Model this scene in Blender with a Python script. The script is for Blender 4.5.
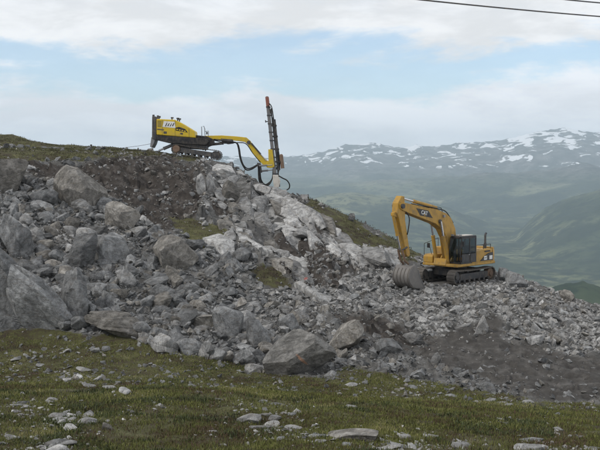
import bpy, bmesh, math
import numpy as np
from mathutils import Vector, Matrix

for o in list(bpy.data.objects):
    bpy.data.objects.remove(o)
S = bpy.context.scene
COL = S.collection
R = math.radians

# ------------------------------------------------------------------ camera
F = 951.0                      # focal length in photo pixels (600 wide)
PITCH = math.atan(55 / F)
cd = bpy.data.cameras.new('camera'); cam = bpy.data.objects.new('camera', cd); COL.objects.link(cam)
cd.sensor_width = 36; cd.lens = 36 * F / 600
cd.clip_start = 0.3; cd.clip_end = 90000
cam.location = (0, 0, 0); cam.rotation_euler = (R(90) - PITCH, 0, 0)
S.camera = cam

# ------------------------------------------------------------------ world, sun, exposure
SUN_EL, SUN_AZ = 44, 246       # azimuth measured clockwise from +Y (north): behind and left of the camera
w = bpy.data.worlds.new('World'); S.world = w; w.use_nodes = True
wt = w.node_tree; wn = wt.nodes; wn.clear()
def N(t, typ, **kw):
    n = t.nodes.new(typ)
    for k, v in kw.items(): setattr(n, k, v)
    return n
def L(t, a, b): t.links.new(a, b)
def mth(t, op, a, b=None, c=None, clamp=False):
    n = N(t, 'ShaderNodeMath', operation=op); n.use_clamp = clamp
    for i, x in enumerate((a, b, c)):
        if x is None: continue
        if isinstance(x, (int, float)): n.inputs[i].default_value = x
        else: L(t, x, n.inputs[i])
    return n.outputs[0]
def maprange(t, val, a, b, c=0.0, d=1.0, smooth=True):
    n = N(t, 'ShaderNodeMapRange'); n.interpolation_type = 'SMOOTHSTEP' if smooth else 'LINEAR'
    if isinstance(val, (int, float)): n.inputs[0].default_value = val
    else: L(t, val, n.inputs[0])
    for i, x in zip((1, 2, 3, 4), (a, b, c, d)): n.inputs[i].default_value = x
    return n.outputs[0]
def mixc(t, fac, a, b, mode='MIX'):
    n = N(t, 'ShaderNodeMix', data_type='RGBA', blend_type=mode)
    for s, x in ((n.inputs[0], fac), (n.inputs[6], a), (n.inputs[7], b)):
        if isinstance(x, (int, float)): s.default_value = x
        elif isinstance(x, tuple): s.default_value = (*x, 1)[:4]
        else: L(t, x, s)
    return n.outputs[2]
def noise(t, vec, scale, detail=5, rough=0.55, dist=0.0):
    n = N(t, 'ShaderNodeTexNoise'); n.inputs['Scale'].default_value = scale
    n.inputs['Detail'].default_value = detail; n.inputs['Roughness'].default_value = rough
    n.inputs['Distortion'].default_value = dist
    if vec is not None: L(t, vec, n.inputs['Vector'])
    return n.outputs[0]
def mapping(t, vec, scale=(1, 1, 1), loc=(0, 0, 0)):
    n = N(t, 'ShaderNodeMapping'); n.inputs['Scale'].default_value = scale; n.inputs['Location'].default_value = loc
    L(t, vec, n.inputs['Vector']); return n.outputs[0]

tc = N(wt, 'ShaderNodeTexCoord')
sep = N(wt, 'ShaderNodeSeparateXYZ'); L(wt, tc.outputs['Generated'], sep.inputs[0])
sky = N(wt, 'ShaderNodeTexSky', sky_type='NISHITA'); sky.sun_disc = False
sky.sun_elevation = R(SUN_EL); sky.sun_rotation = R(SUN_AZ); sky.altitude = 1000; sky.dust_density = 1.5
skyc = mixc(wt, 1.0, sky.outputs[0], (0.142, 0.156, 0.163), 'MULTIPLY')
el = sep.outputs[2]
n1 = noise(wt, mapping(wt, tc.outputs['Generated'], (1.6, 1.6, 5.5), (0.35, 0.0, 0.2)), 3.0, 8, 0.60, 0.15)
n2 = noise(wt, mapping(wt, tc.outputs['Generated'], (1.5, 1.5, 5.0), (3.1, 1.7, 0.4)), 5.0, 7, 0.6, 0.2)
wob = mth(wt, 'MULTIPLY_ADD', mth(wt, 'SUBTRACT', n1, 0.5), 0.20, el)
gap = mth(wt, 'MULTIPLY', maprange(wt, wob, 0.068, 0.100), maprange(wt, wob, 0.118, 0.150, 1.0, 0.0))
broken = mth(wt, 'MULTIPLY', maprange(wt, n1, 0.50, 0.62, 0.0, 0.75), maprange(wt, el, 0.14, 0.30))
clear = mth(wt, 'MAXIMUM', mth(wt, 'MULTIPLY', gap, 0.80), broken)
cover = mth(wt, 'SUBTRACT', 1.0, clear)
low = maprange(wt, wob, 0.05, 0.14)
ccol = mixc(wt, low, (1.02, 1.04, 1.09), (1.0, 1.0, 1.005))
shade = maprange(wt, n2, 0.36, 0.62, 0.84, 1.04)
comb = N(wt, 'ShaderNodeCombineXYZ')
for i in range(3): L(wt, shade, comb.inputs[i])
ccol = mixc(wt, 1.0, ccol, comb.outputs[0], 'MULTIPLY')
final = mixc(wt, cover, skyc, ccol)
bg = N(wt, 'ShaderNodeBackground'); L(wt, final, bg.inputs[0]); bg.inputs[1].default_value = 1.0
wo = N(wt, 'ShaderNodeOutputWorld'); L(wt, bg.outputs[0], wo.inputs[0])

sl = bpy.data.lights.new('sun', 'SUN'); sun = bpy.data.objects.new('sun', sl); COL.objects.link(sun)
sl.energy = 1.5; sl.angle = R(10); sl.color = (1.0, 0.95, 0.88)
sd = Vector((math.sin(R(SUN_AZ)) * math.cos(R(SUN_EL)), math.cos(R(SUN_AZ)) * math.cos(R(SUN_EL)), math.sin(R(SUN_EL))))
sun.rotation_euler = sd.to_track_quat('Z', 'Y').to_euler()
S.cycles.volume_bounces = 2
vs = S.view_settings
vs.view_transform = 'Standard'; vs.look = 'None'; vs.exposure = 0.0; vs.gamma = 1.0; vs.use_curve_mapping = False

# ------------------------------------------------------------------ numeric helpers
rng = np.random.default_rng(7)
def hash2(ix, iy, s):
    h = (ix.astype(np.int64) * 374761393 + iy.astype(np.int64) * 668265263 + int(s) * 2147483647 // 7919 + s * 971) & 0x7fffffff
    h = ((h ^ (h >> 13)) * 1274126177) & 0x7fffffff
    h = ((h ^ (h >> 16)) * 2246822519) & 0x7fffffff
    return (h ^ (h >> 15)) / float(0x7fffffff)
def vnoise(x, y, s=0):
    ix = np.floor(x); iy = np.floor(y); fx = x - ix; fy = y - iy
    fx = fx * fx * fx * (fx * (fx * 6 - 15) + 10); fy = fy * fy * fy * (fy * (fy * 6 - 15) + 10)
    a = hash2(ix, iy, s); b = hash2(ix + 1, iy, s); c = hash2(ix, iy + 1, s); d = hash2(ix + 1, iy + 1, s)
    return (a * (1 - fx) + b * fx) * (1 - fy) + (c * (1 - fx) + d * fx) * fy
def fbm(x, y, s=0, o=5, g=0.5):
    r = 0; a = 1; t = 0; c, sn = math.cos(0.6), math.sin(0.6)
    for i in range(o):
        r = r + a * (vnoise(x, y, s + i * 17) - 0.5); t += a; a *= g
        x, y = (c * x - sn * y) * 2.03 + 11.3, (sn * x + c * y) * 2.03 + 5.7
    return r / t * 2
def ridged(x, y, s=0, o=6, g=0.5):
    r = 0; a = 1; t = 0; c, sn = math.cos(0.6), math.sin(0.6)
    for i in range(o):
        r = r + a * (1 - np.abs(2 * vnoise(x, y, s + i * 17) - 1)) ** 2; t += a; a *= g
        x, y = (c * x - sn * y) * 2.03 + 11.3, (sn * x + c * y) * 2.03 + 5.7
    return r / t
def blocks(x, y, s=0, tilt=0.6):
    """tilted facet per Voronoi cell: broken rock; returns height about 0 and edge distance"""
    ix = np.floor(x); iy = np.floor(y)
    best = np.full(x.shape, 9e9); sec = np.full(x.shape, 9e9); h = np.zeros(x.shape)
    for dx in (-1, 0, 1):
        for dy in (-1, 0, 1):
            cx = ix + dx; cy = iy + dy
            px = cx + hash2(cx, cy, s); py = cy + hash2(cx, cy, s + 5)
            d = (x - px) ** 2 + (y - py) ** 2
            hh = hash2(cx, cy, s + 9) - 0.5 + tilt * ((hash2(cx, cy, s + 13) - 0.5) * (x - px) + (hash2(cx, cy, s + 19) - 0.5) * (y - py)) * 2
            m = d < best
            sec = np.where(m, best, np.minimum(sec, d)); h = np.where(m, hh, h); best = np.where(m, d, best)
    return h, np.sqrt(sec) - np.sqrt(best)
def sstep(x, a, b):
    t = np.clip((x - a) / (b - a), 0, 1); return t * t * (3 - 2 * t)
CP, SP = math.cos(PITCH), math.sin(PITCH)
def ray(u, v):
    return np.array([(u - 300) / F, CP + (225 - v) / F * SP, -SP + (225 - v) / F * CP])
def pt(u, v, y):
    r = ray(u, v); return r * (y / r[1])
def proj(x, y, z):
    dc = y * CP - z * SP; uc = y * SP + z * CP
    return 300 + F * x / dc, 225 - F * uc / dc
def polymask(u, v, poly, soft):
    """1 inside the polygon, 0 outside, soft edge"""
    P = np.array(poly, float); inside = np.zeros(u.shape, bool); dist = np.full(u.shape, 1e9)
    for i in range(len(P)):
        ax, ay = P[i]; bx, by = P[(i + 1) % len(P)]
        c = ((ay > v) != (by > v)) & (u < (bx - ax) * (v - ay) / ((by - ay) if by != ay else 1e-9) + ax)
        inside ^= c
        ex, ey = bx - ax, by - ay; t = np.clip(((u - ax) * ex + (v - ay) * ey) / (ex * ex + ey * ey + 1e-9), 0, 1)
        dist = np.minimum(dist, np.hypot(u - ax - t * ex, v - ay - t * ey))
    return sstep(np.where(inside, dist, -dist), -soft, soft)

# ------------------------------------------------------------------ the near hillside: survey points (sight line, distance) -> thin-plate surface
COLS = {
 -170: [(450, 18), (385, 28), (322, 50), (245, 57), (195, 64), (160, 70), (148, 76), (128, 118), (140, 150)],
 -60: [(450, 18), (386, 28), (326, 50), (245, 57), (198, 63), (165, 69), (153, 73), (131, 116), (150, 150)],
 0: [(450, 18), (388, 27), (330, 49), (290, 52.5), (245, 57), (200, 63), (170, 68), (156, 72), (148, 86), (134.5, 114), (155, 150)],
 50: [(450, 18), (332, 49), (290, 53), (245, 58), (200, 65), (172, 70), (156, 74), (149.5, 86), (146, 108), (160, 140)],
 100: [(450, 18), (395, 25), (338, 48), (300, 52), (250, 58), (205, 66), (180, 71), (158, 75), (152, 79), (149.5, 90), (155, 110)],
 150: [(450, 18), (346, 47), (300, 53), (250, 59), (212, 67), (182, 73), (158, 78), (152.5, 81), (151, 86), (158, 105)],
 200: [(450, 18), (400, 24.5), (355, 46), (330, 49), (300, 53), (250, 60), (215, 67), (185, 74), (166, 79), (159.5, 82), (159, 86), (174, 100)],
 235: [(300, 54), (250, 61), (215, 69), (190, 75), (174, 79.5), (168, 82), (180, 90)],
 260: [(450, 18), (370, 45), (330, 50), (290, 56), (250, 63), (220, 70), (198, 76), (188, 80), (187, 82.5), (205, 92)],
 300: [(450, 18), (405, 24.5), (374, 44.5), (330, 51), (290, 58), (260, 64), (230, 70), (205, 76), (195.5, 81), (220, 95)],
 350: [(450, 18), (372, 44.5), (330, 51), (300, 56), (270, 63.5), (245, 71), (218, 80), (255, 97)],
 400: [(450, 18), (410, 25), (378, 44), (345, 50), (318, 55), (292, 59.5), (279, 64), (258, 72), (243, 79), (290, 96)],
 450: [(450, 18), (388, 43), (345, 50.5), (312, 56), (287, 61), (279.5, 65), (271, 71), (320, 85)],
 500: [(450, 18), (414, 27), (395, 42), (340, 51), (302, 57.5), (281, 63), (275, 67), (320, 80)],
 550: [(450, 18), (401, 41), (347, 51), (312, 57.5), (293, 62.5), (340, 76)],
 600: [(450, 18), (420, 29), (407, 40), (354, 50), (327, 56), (311, 60.5), (360, 75)],
 680: [(450, 18), (425, 30), (415, 40), (370, 50), (338, 58), (332, 61), (390, 76)],
 800: [(455, 19), (430, 38), (390, 50), (360, 59), (420, 76)],
}
CTRL = [pt(u, v, d) for u, l in COLS.items() for v, d in l]
for x, y, z in ((-9, 3, -2.2), (0, 3, -1.9), (9, 3, -2.2), (-9, 9, -3.3), (0, 9, -3.25), (9, 9, -3.5), (0, -6, -.9), (-12, -6, -1), (12, -6, -1.4)):
    CTRL.append(np.array([x, y, z]))
CTRL = np.array(CTRL)
def tps_k(d2): return 0.5 * d2 * np.log(d2 + 1e-6)
def fit():
    P = CTRL[:, :2]; n = len(P)
    d2 = ((P[:, None] - P[None]) ** 2).sum(2)
    A = np.zeros((n + 3, n + 3)); A[:n, :n] = tps_k(d2) + np.eye(n) * 1.5
    A[:n, n] = 1; A[:n, n + 1:] = P; A[n, :n] = 1; A[n + 1:, :n] = P.T
    return np.linalg.solve(A, np.concatenate([CTRL[:, 2], [0, 0, 0]]))
COEF = fit()
def base_h(x, y):
    x = np.asarray(x, float); y = np.asarray(y, float); sh = x.shape; x = x.ravel(); y = y.ravel(); out = np.empty(x.size)
    n = len(CTRL)
    for i in range(0, x.size, 20000):
        a = x[i:i + 20000]; b = y[i:i + 20000]
        d2 = (a[:, None] - CTRL[None, :, 0]) ** 2 + (b[:, None] - CTRL[None, :, 1]) ** 2
        out[i:i + 20000] = tps_k(d2) @ COEF[:n] + COEF[n] + COEF[n + 1] * a + COEF[n + 2] * b
    return out.reshape(sh)

GRASS = [(-400, 318), (0, 330), (44, 328), (80, 334), (120, 339), (147, 346), (178, 354), (205, 357), (233, 362), (267, 373), (327, 380), (350, 369), (400, 377),
         (460, 388), (540, 402), (600, 408), (900, 435), (900, 3000), (-400, 3000)]
TURF = [(-500, 60), (0, 110), (60, 130), (165, 140), (190, 150), (215, 160), (195, 160.5), (165, 157), (110, 159), (60, 158), (20, 162), (-60, 164), (-500, 190)]
MOSS = [(305, 194), (330, 204), (350, 212), (400, 236), (420, 250), (408, 266), (385, 254), (360, 246), (335, 226)]
MOSS2 = [(172, 222), (205, 222), (228, 232), (222, 248), (190, 244)]
MOSS3 = [(250, 262), (276, 264), (284, 284), (262, 286)]
SOIL = [(-60, 166), (20, 163), (60, 159), (110, 160), (165, 158), (200, 162), (228, 176), (232, 196), (214, 216), (190, 224), (165, 232), (140, 222), (112, 196), (60, 182), (20, 176), (-60, 178)]
SOIL2 = [(302, 232), (340, 238), (360, 248), (354, 266), (336, 290), (310, 276)]
SOIL3 = [(320, 316), (360, 308), (420, 330), (440, 350), (400, 346), (350, 334)]
DIRT = [(424, 347), (455, 336), (474, 324), (492, 322), (516, 342), (560, 351), (600, 356), (760, 380), (760, 432), (600, 406), (540, 400), (490, 386), (440, 372)]
BED = [(186, 172), (214, 168), (240, 182), (262, 190), (300, 200), (345, 236), (392, 246), (394, 272), (352, 272), (338, 262), (318, 300), (290, 292), (255, 258), (222, 246), (206, 222)]
PILE = [(300, 270), (340, 268), (395, 268), (420, 284), (500, 277), (545, 288), (620, 314), (760, 345), (760, 372), (600, 354), (560, 349), (518, 340), (480, 320), (430, 344), (380, 326), (330, 312)]
TALUS = [(-300, 175), (-60, 178), (20, 178), (60, 184), (112, 200), (140, 224), (170, 236), (200, 246), (250, 258), (288, 294), (330, 312), (380, 328), (428, 348), (440, 372), (500, 390), (540, 401),
         (460, 387), (400, 376), (350, 367), (327, 378), (267, 372), (205, 356), (147, 345), (80, 333), (0, 329), (-300, 322)]
EXC = pt(456, 280.7, 64.0)            # where the excavator stands
RIG = pt(192, 157.6, 83.0)            # where the drill rig stands
def zones(x, y, hb, sk=1.0):
    u, v = proj(x, np.maximum(y, 2), hb)
    wu = 20 * fbm(x * .33, y * .33, 3, 6, .6); wv = 15 * fbm(x * .33, y * .33, 8, 6, .6)
    far = sstep(y, 28, 40)
    uu = u + wu; vv = v + wv * far + 3 * fbm(x * .3, y * .3, 21, 3)
    z = dict(grass=polymask(uu, v + .45 * wv * far + 3 * fbm(x * .3, y * .3, 21, 3), GRASS, 2.5 * sk), turf=polymask(uu, v + wv * .35, TURF, 2 * sk) * sstep(y, 60, 66),
             moss=np.maximum(np.maximum(polymask(uu, vv, MOSS, 3 * sk), polymask(uu, vv, MOSS2, 3 * sk)), polymask(uu, vv, MOSS3, 3 * sk)),
             soil=np.maximum(polymask(uu, vv, SOIL, 4 * sk), np.maximum(polymask(uu, vv, SOIL2, 4 * sk), .8 * polymask(uu, vv, SOIL3, 5 * sk))), dirt=polymask(uu, vv, DIRT, 3 * sk),
             bed=polymask(uu, vv, BED, 5 * sk), pile=polymask(uu, vv, PILE, 3 * sk), talus=polymask(uu, vv, TALUS, 3 * sk))
    z['grass'] = np.where(y < 20, 1.0, z['grass'])
    return z
def height(x, y, withz=False):
    x = np.asarray(x, float); y = np.asarray(y, float)
    h = base_h(x, y)
    # level standing for the machines
    de = np.hypot(x - EXC[0], (y - EXC[1]) * 1.0); k = 1 - sstep(de, 2.6, 5.0); h = h * (1 - k) + (EXC[2] - .03) * k
    dx = x - RIG[0]; dy = y - RIG[1]
    k = (1 - sstep(np.abs(dx), 2.6, 4.2)) * (1 - sstep(np.abs(dy), 1.6, 3.0)); h = h * (1 - k) + (RIG[2] - .02 - .145 * dx) * k
    z = zones(x, y, h)
    g = np.maximum(z['grass'], np.maximum(z['turf'], z['moss'])); rock = (1 - g)
    h = h + z['turf'] * sstep(y, 78, 92) * (.5 * fbm(x * .22, y * .22, 37, 5) + .12 * fbm(x * 1.2, y * 1.2, 38, 3)) * np.maximum(sstep(np.abs(dx), 3, 5), sstep(np.abs(dy), 2, 4))
    h = h + g * (.16 * fbm(x * .35, y * .35, 31, 3) + .07 * fbm(x * 1.6, y * 1.6, 41, 4))
    machine = np.minimum(sstep(de, 2.4, 4.6), np.maximum(sstep(np.abs(dx), 2.8, 4.0), sstep(np.abs(dy), 1.8, 3.0)))
    ax_, ac_ = .31 * x - .95 * y, .95 * x + .31 * y
    b1, e1 = blocks(ac_ * .62, ax_ * .17, 51, 1.3)
    b2, e2 = blocks(x * 1.3 + .3 * y, y * .9, 57, .9)
    b3, e3 = blocks(x * 3.1, y * 2.6, 63, .9)
    bed = z['bed']; soil = np.maximum(z['soil'] * (1 - bed), 0)
    h = h + rock * machine * (bed * (.80 * b1 + .20 * b2 + .12 * b3 - .10 * (1 - sstep(e2, 0, .12)))
                    + soil * (.55 * fbm(x * .8, y * .4, 71, 5) + .34 * b2 + .12 * b3)
                    + (1 - bed) * (1 - soil) * (.22 * b2 + .10 * b3) * np.where(z['dirt'] > .5, .7, 1.0)
                    + z['dirt'] * (.22 * fbm(x * .7, y * .5, 79, 5) + .10 * ridged(x * 1.1 + .5 * y, y * .35, 83, 3))
                    + .05 * fbm(x * 4, y * 4, 77, 3))
    if withz: return h, z
    return h
def ground_hit(u, v, y0=12.0, y1=125.0):
    ys = np.linspace(y0, y1, 900); r = ray(u, v); xs = r[0] / r[1] * ys; zs = r[2] / r[1] * ys
    hs = base_h(xs, ys); b = np.nonzero(hs >= zs)[0]
    if len(b) == 0: return None
    y = ys[b[0]]; return np.array([r[0] / r[1] * y, y, float(height(np.array([r[0] / r[1] * y]), np.array([y]))[0])])

# ------------------------------------------------------------------ mesh helpers
def link_mesh(name, me, mat=None, parent=None):
    o = bpy.data.objects.new(name, me); COL.objects.link(o)
    if mat is not None and not me.materials: me.materials.append(mat)
    if parent is not None: o.parent = parent
    return o
def mesh_arrays(name, V, Fc, smooth=False):
    """V (n,3), Fc (m,k) all faces with k corners"""
    me = bpy.data.meshes.new(name); V = np.asarray(V, np.float32); Fc = np.asarray(Fc, np.int32)
    me.vertices.add(len(V)); me.vertices.foreach_set('co', V.ravel())
    k = Fc.shape[1]; me.loops.add(Fc.size); me.loops.foreach_set('vertex_index', Fc.ravel())
    me.polygons.add(len(Fc)); me.polygons.foreach_set('loop_start', np.arange(0, Fc.size, k, dtype=np.int32))
    me.polygons.foreach_set('use_smooth', np.full(len(Fc), smooth, bool))
    me.update(); me.validate(); return me
def grid_faces(nr, nc):
    i = np.arange(nr - 1)[:, None] * nc + np.arange(nc - 1)[None]
    return np.stack([i, i + 1, i + nc + 1, i + nc], -1).reshape(-1, 4)
def tag(o, label=None, cat=None, group=None, kind=None):
    for k, v in (('label', label), ('category', cat), ('group', group), ('kind', kind)):
        if v: o[k] = v
    return o
def empty(name, loc, rot=(0, 0, 0)):
    o = bpy.data.objects.new(name, None); COL.objects.link(o); o.location = loc; o.rotation_euler = rot; o.empty_display_size = .3
    return o
class MB:
    def __init__(s): s.v = []; s.f = []
    def add(s, vs, fs):
        b = len(s.v); s.v += [tuple(map(float, q)) for q in vs]; s.f += [tuple(b + i for i in q) for q in fs]; return s
    def box(s, c, d, rot=None):
        vs = [Vector((sx * d[0] / 2, sy * d[1] / 2, sz * d[2] / 2)) for sx in (-1, 1) for sy in (-1, 1) for sz in (-1, 1)]
        if rot is not None: vs = [rot @ q for q in vs]
        vs = [q + Vector(c) for q in vs]
        return s.add(vs, [(0, 1, 3, 2), (4, 6, 7, 5), (0, 4, 5, 1), (2, 3, 7, 6), (0, 2, 6, 4), (1, 5, 7, 3)])
    def prism(s, poly, y0, y1):
        """poly of (x,z), extruded along y"""
        a = sum(poly[i][0] * poly[(i + 1) % len(poly)][1] - poly[(i + 1) % len(poly)][0] * poly[i][1] for i in range(len(poly)))
        if a < 0: poly = poly[::-1]
        n = len(poly); vs = [(x, y0, z) for x, z in poly] + [(x, y1, z) for x, z in poly]
        fs = [tuple(range(n)), tuple(range(2 * n - 1, n - 1, -1))] + [(i + n, (i + 1) % n + n, (i + 1) % n, i) for i in range(n)]
        return s.add(vs, fs)
    def cyl(s, p0, p1, r0, r1=None, n=12):
        return s.tube([p0, p1], [r0, r0 if r1 is None else r1], n)
    def tube(s, pts, r, n=8):
        pts = [Vector(q) for q in pts]; m = len(pts); rs = r if isinstance(r, (list, tuple)) else [r] * m
        b = []; ref = None
        for i, q in enumerate(pts):
            t = (pts[min(i + 1, m - 1)] - pts[max(i - 1, 0)]).normalized()
            if ref is None: ref = Vector((0, 0, 1)) if abs(t.z) < .9 else Vector((1, 0, 0))
            a = t.cross(ref).normalized(); c = a.cross(t).normalized(); ref = c
            b += [q + rs[i] * (math.cos(2 * math.pi * k / n) * a + math.sin(2 * math.pi * k / n) * c) for k in range(n)]
        fs = [(i * n + k, i * n + (k + 1) % n, (i + 1) * n + (k + 1) % n, (i + 1) * n + k) for i in range(m - 1) for k in range(n)]
        fs += [tuple(range(n - 1, -1, -1)), tuple(range((m - 1) * n, m * n))]
        return s.add(b, fs)
    def build(s, name, mat, parent=None, bevel=0, smooth=False, seg=2):
        me = bpy.data.meshes.new(name); me.from_pydata(s.v, [], s.f); me.validate()
        bm = bmesh.new(); bm.from_mesh(me); bmesh.ops.recalc_face_normals(bm, faces=bm.faces); bm.to_mesh(me); bm.free()
        if smooth:
            me.polygons.foreach_set('use_smooth', np.ones(len(me.polygons), bool)); me.set_sharp_from_angle(angle=R(35))
        o = link_mesh(name, me, mat, parent)
        if bevel:
            m = o.modifiers.new('bevel', 'BEVEL'); m.width = bevel; m.segments = seg; m.limit_method = 'ANGLE'; m.angle_limit = R(30)
        return o
def spline(pts, n=8):
    P = [Vector(p) for p in pts]; P = [P[0] * 2 - P[1]] + P + [P[-1] * 2 - P[-2]]; out = []
    for i in range(1, len(P) - 2):
        for k in range(n):
            t = k / n; a, b, c, d = P[i - 1:i + 3]
            out.append(.5 * ((2 * b) + (c - a) * t + (2 * a - 5 * b + 4 * c - d) * t * t + (3 * b - a - 3 * c + d) * t ** 3))
    return out + [P[-2]]

# ------------------------------------------------------------------ materials
def mat(name):
    m = bpy.data.materials.new(name); m.use_nodes = True; t = m.node_tree; t.nodes.clear()
    b = N(t, 'ShaderNodeBsdfPrincipled'); o = N(t, 'ShaderNodeOutputMaterial'); L(t, b.outputs[0], o.inputs[0])
    b.inputs['Specular IOR Level'].default_value = 0.3
    return m, t, b
def bump(t, b, h, strength, dist, base=None):
    n = N(t, 'ShaderNodeBump'); n.inputs['Strength'].default_value = strength; n.inputs['Distance'].default_value = dist
    L(t, h, n.inputs['Height']); L(t, n.outputs[0], b.inputs['Normal']); return n
def ramp(t, fac, stops):
    n = N(t, 'ShaderNodeValToRGB'); e = n.color_ramp.elements
    while len(e) < len(stops): e.new(.5)
    for q, (p, c) in zip(e, stops): q.position = p; q.color = (*c, 1)
    L(t, fac, n.inputs[0]); return n.outputs[0]

def rock_mat(name, dark, mid, light, island=False, stain=None, paint=None):
    m, t, b = mat(name)
    tcn = N(t, 'ShaderNodeTexCoord'); geo = N(t, 'ShaderNodeNewGeometry'); oi = N(t, 'ShaderNodeObjectInfo')
    pos = geo.outputs['Position']
    rnd = geo.outputs['Random Per Island'] if island else oi.outputs['Random']
    vo = N(t, 'ShaderNodeVectorMath', operation='MULTIPLY_ADD'); comb = N(t, 'ShaderNodeCombineXYZ')
    for i in range(3): L(t, rnd, comb.inputs[i])
    L(t, comb.outputs[0], vo.inputs[0]); vo.inputs[1].default_value = (37, 53, 71); L(t, pos, vo.inputs[2])
    vec = vo.outputs[0]
    a = noise(t, vec, 1.7, 7, .62, .4); f = noise(t, vec, 9, 6, .65); g = noise(t, mapping(t, vec, (1, 1, 3.2)), 3.2, 5, .6)
    col = ramp(t, a, [(.30, dark), (.50, mid), (.70, light)])
    col = mixc(t, mth(t, 'MULTIPLY', maprange(t, f, .56, .72), .55), col, tuple(c * .36 for c in mid))         # lichen and dark grain
    if stain: col = mixc(t, mth(t, 'MULTIPLY', maprange(t, g, .50, .68), .6), col, stain)
    vr = N(t, 'ShaderNodeVectorRotate', rotation_type='AXIS_ANGLE'); L(t, vec, vr.inputs['Vector']); vr.inputs['Axis'].default_value = (.35, 1, .2)
    L(t, mth(t, 'MULTIPLY_ADD', rnd, 2.4, .1), vr.inputs['Angle'])
    lay = noise(t, mapping(t, vr.outputs[0], (.9, .9, 1.7)), 2.1, 8, .72, .7); lv = maprange(t, lay, .34, .64, .55, 1.28)
    cl_ = N(t, 'ShaderNodeCombineXYZ')
    for i in range(3): L(t, lv, cl_.inputs[i])
    col = mixc(t, 1.0, col, cl_.outputs[0], 'MULTIPLY')
    ck = noise(t, mapping(t, vr.outputs[0], (.55, .8, 1.7)), 1.25, 4, .55, 1.2)
    crack = maprange(t, mth(t, 'ABSOLUTE', mth(t, 'SUBTRACT', ck, .5)), .002, .012, 1.0, 0.0)
    col = mixc(t, mth(t, 'MULTIPLY', crack, .45), col, tuple(c * .30 for c in mid))
    h2 = noise(t, vec, 24, 4, .6); col = mixc(t, mth(t, 'MULTIPLY', maprange(t, h2, .55, .70), .35), col, tuple(min(1, c * 1.5) for c in light))
    k = maprange(t, rnd, 0, 1, .66, 1.30, False)
    c3 = N(t, 'ShaderNodeCombineXYZ')
    for i in range(3): L(t, k, c3.inputs[i])
    col = mixc(t, 1.0, col, c3.outputs[0], 'MULTIPLY')
    if paint:
        pc, pp, pr, pcol = paint
        mp = N(t, 'ShaderNodeVectorMath', operation='SUBTRACT'); L(t, tcn.outputs['Object'], mp.inputs[0]); mp.inputs[1].default_value = pp
        rt = N(t, 'ShaderNodeVectorRotate', rotation_type='Y_AXIS'); rt.inputs['Angle'].default_value = pc; L(t, mp.outputs[0], rt.inputs['Vector'])
        sc = N(t, 'ShaderNodeVectorMath', operation='DIVIDE'); L(t, rt.outputs[0], sc.inputs[0]); sc.inputs[1].default_value = pr
        ln = N(t, 'ShaderNodeVectorMath', operation='LENGTH'); L(t, sc.outputs[0], ln.inputs[0])
        e = mth(t, 'ADD', ln.outputs['Value'], mth(t, 'MULTIPLY', mth(t, 'SUBTRACT', f, .5), 1.6))
        col = mixc(t, maprange(t, e, .6, 1.1, .75, 0), col, pcol)
    L(t, col, b.inputs['Base Color']); b.inputs['Roughness'].default_value = .88
    bump(t, b, mth(t, 'SUBTRACT', mth(t, 'ADD', mth(t, 'MULTIPLY', a, .6), mth(t, 'ADD', mth(t, 'MULTIPLY', f, .34), mth(t, 'MULTIPLY', lay, .5))), mth(t, 'MULTIPLY', crack, .05)), .9, .20)
    return m
BLUE = ((.120, .122, .122), (.188, .191, .191), (.300, .303, .300))
PALE = ((.18, .178, .172), (.295, .292, .285), (.42, .418, .408))
WARM = ((.13, .121, .108), (.215, .203, .183), (.33, .313, .287))
WHITE = ((.23, .227, .22), (.37, .366, .356), (.54, .535, .52))
M = {}
M['blue'] = rock_mat('blue_grey_rock', *BLUE, stain=(.14, .125, .11))
M['pale'] = rock_mat('pale_grey_rock', *PALE, stain=(.26, .235, .20))
M['warm'] = rock_mat('brown_grey_rock', *WARM, stain=(.15, .13, .10))
M['white'] = rock_mat('whitish_rock', *WHITE, stain=(.30, .275, .24))
for k, c, s in (('warm', WARM, (.15, .13, .10)), ('blue', BLUE, (.14, .125, .11)), ('pale', PALE, (.26, .235, .2)), ('white', WHITE, (.30, .275, .24))):
    M[k + '_rubble'] = rock_mat(k + '_rubble', *c, island=True, stain=s)

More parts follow.
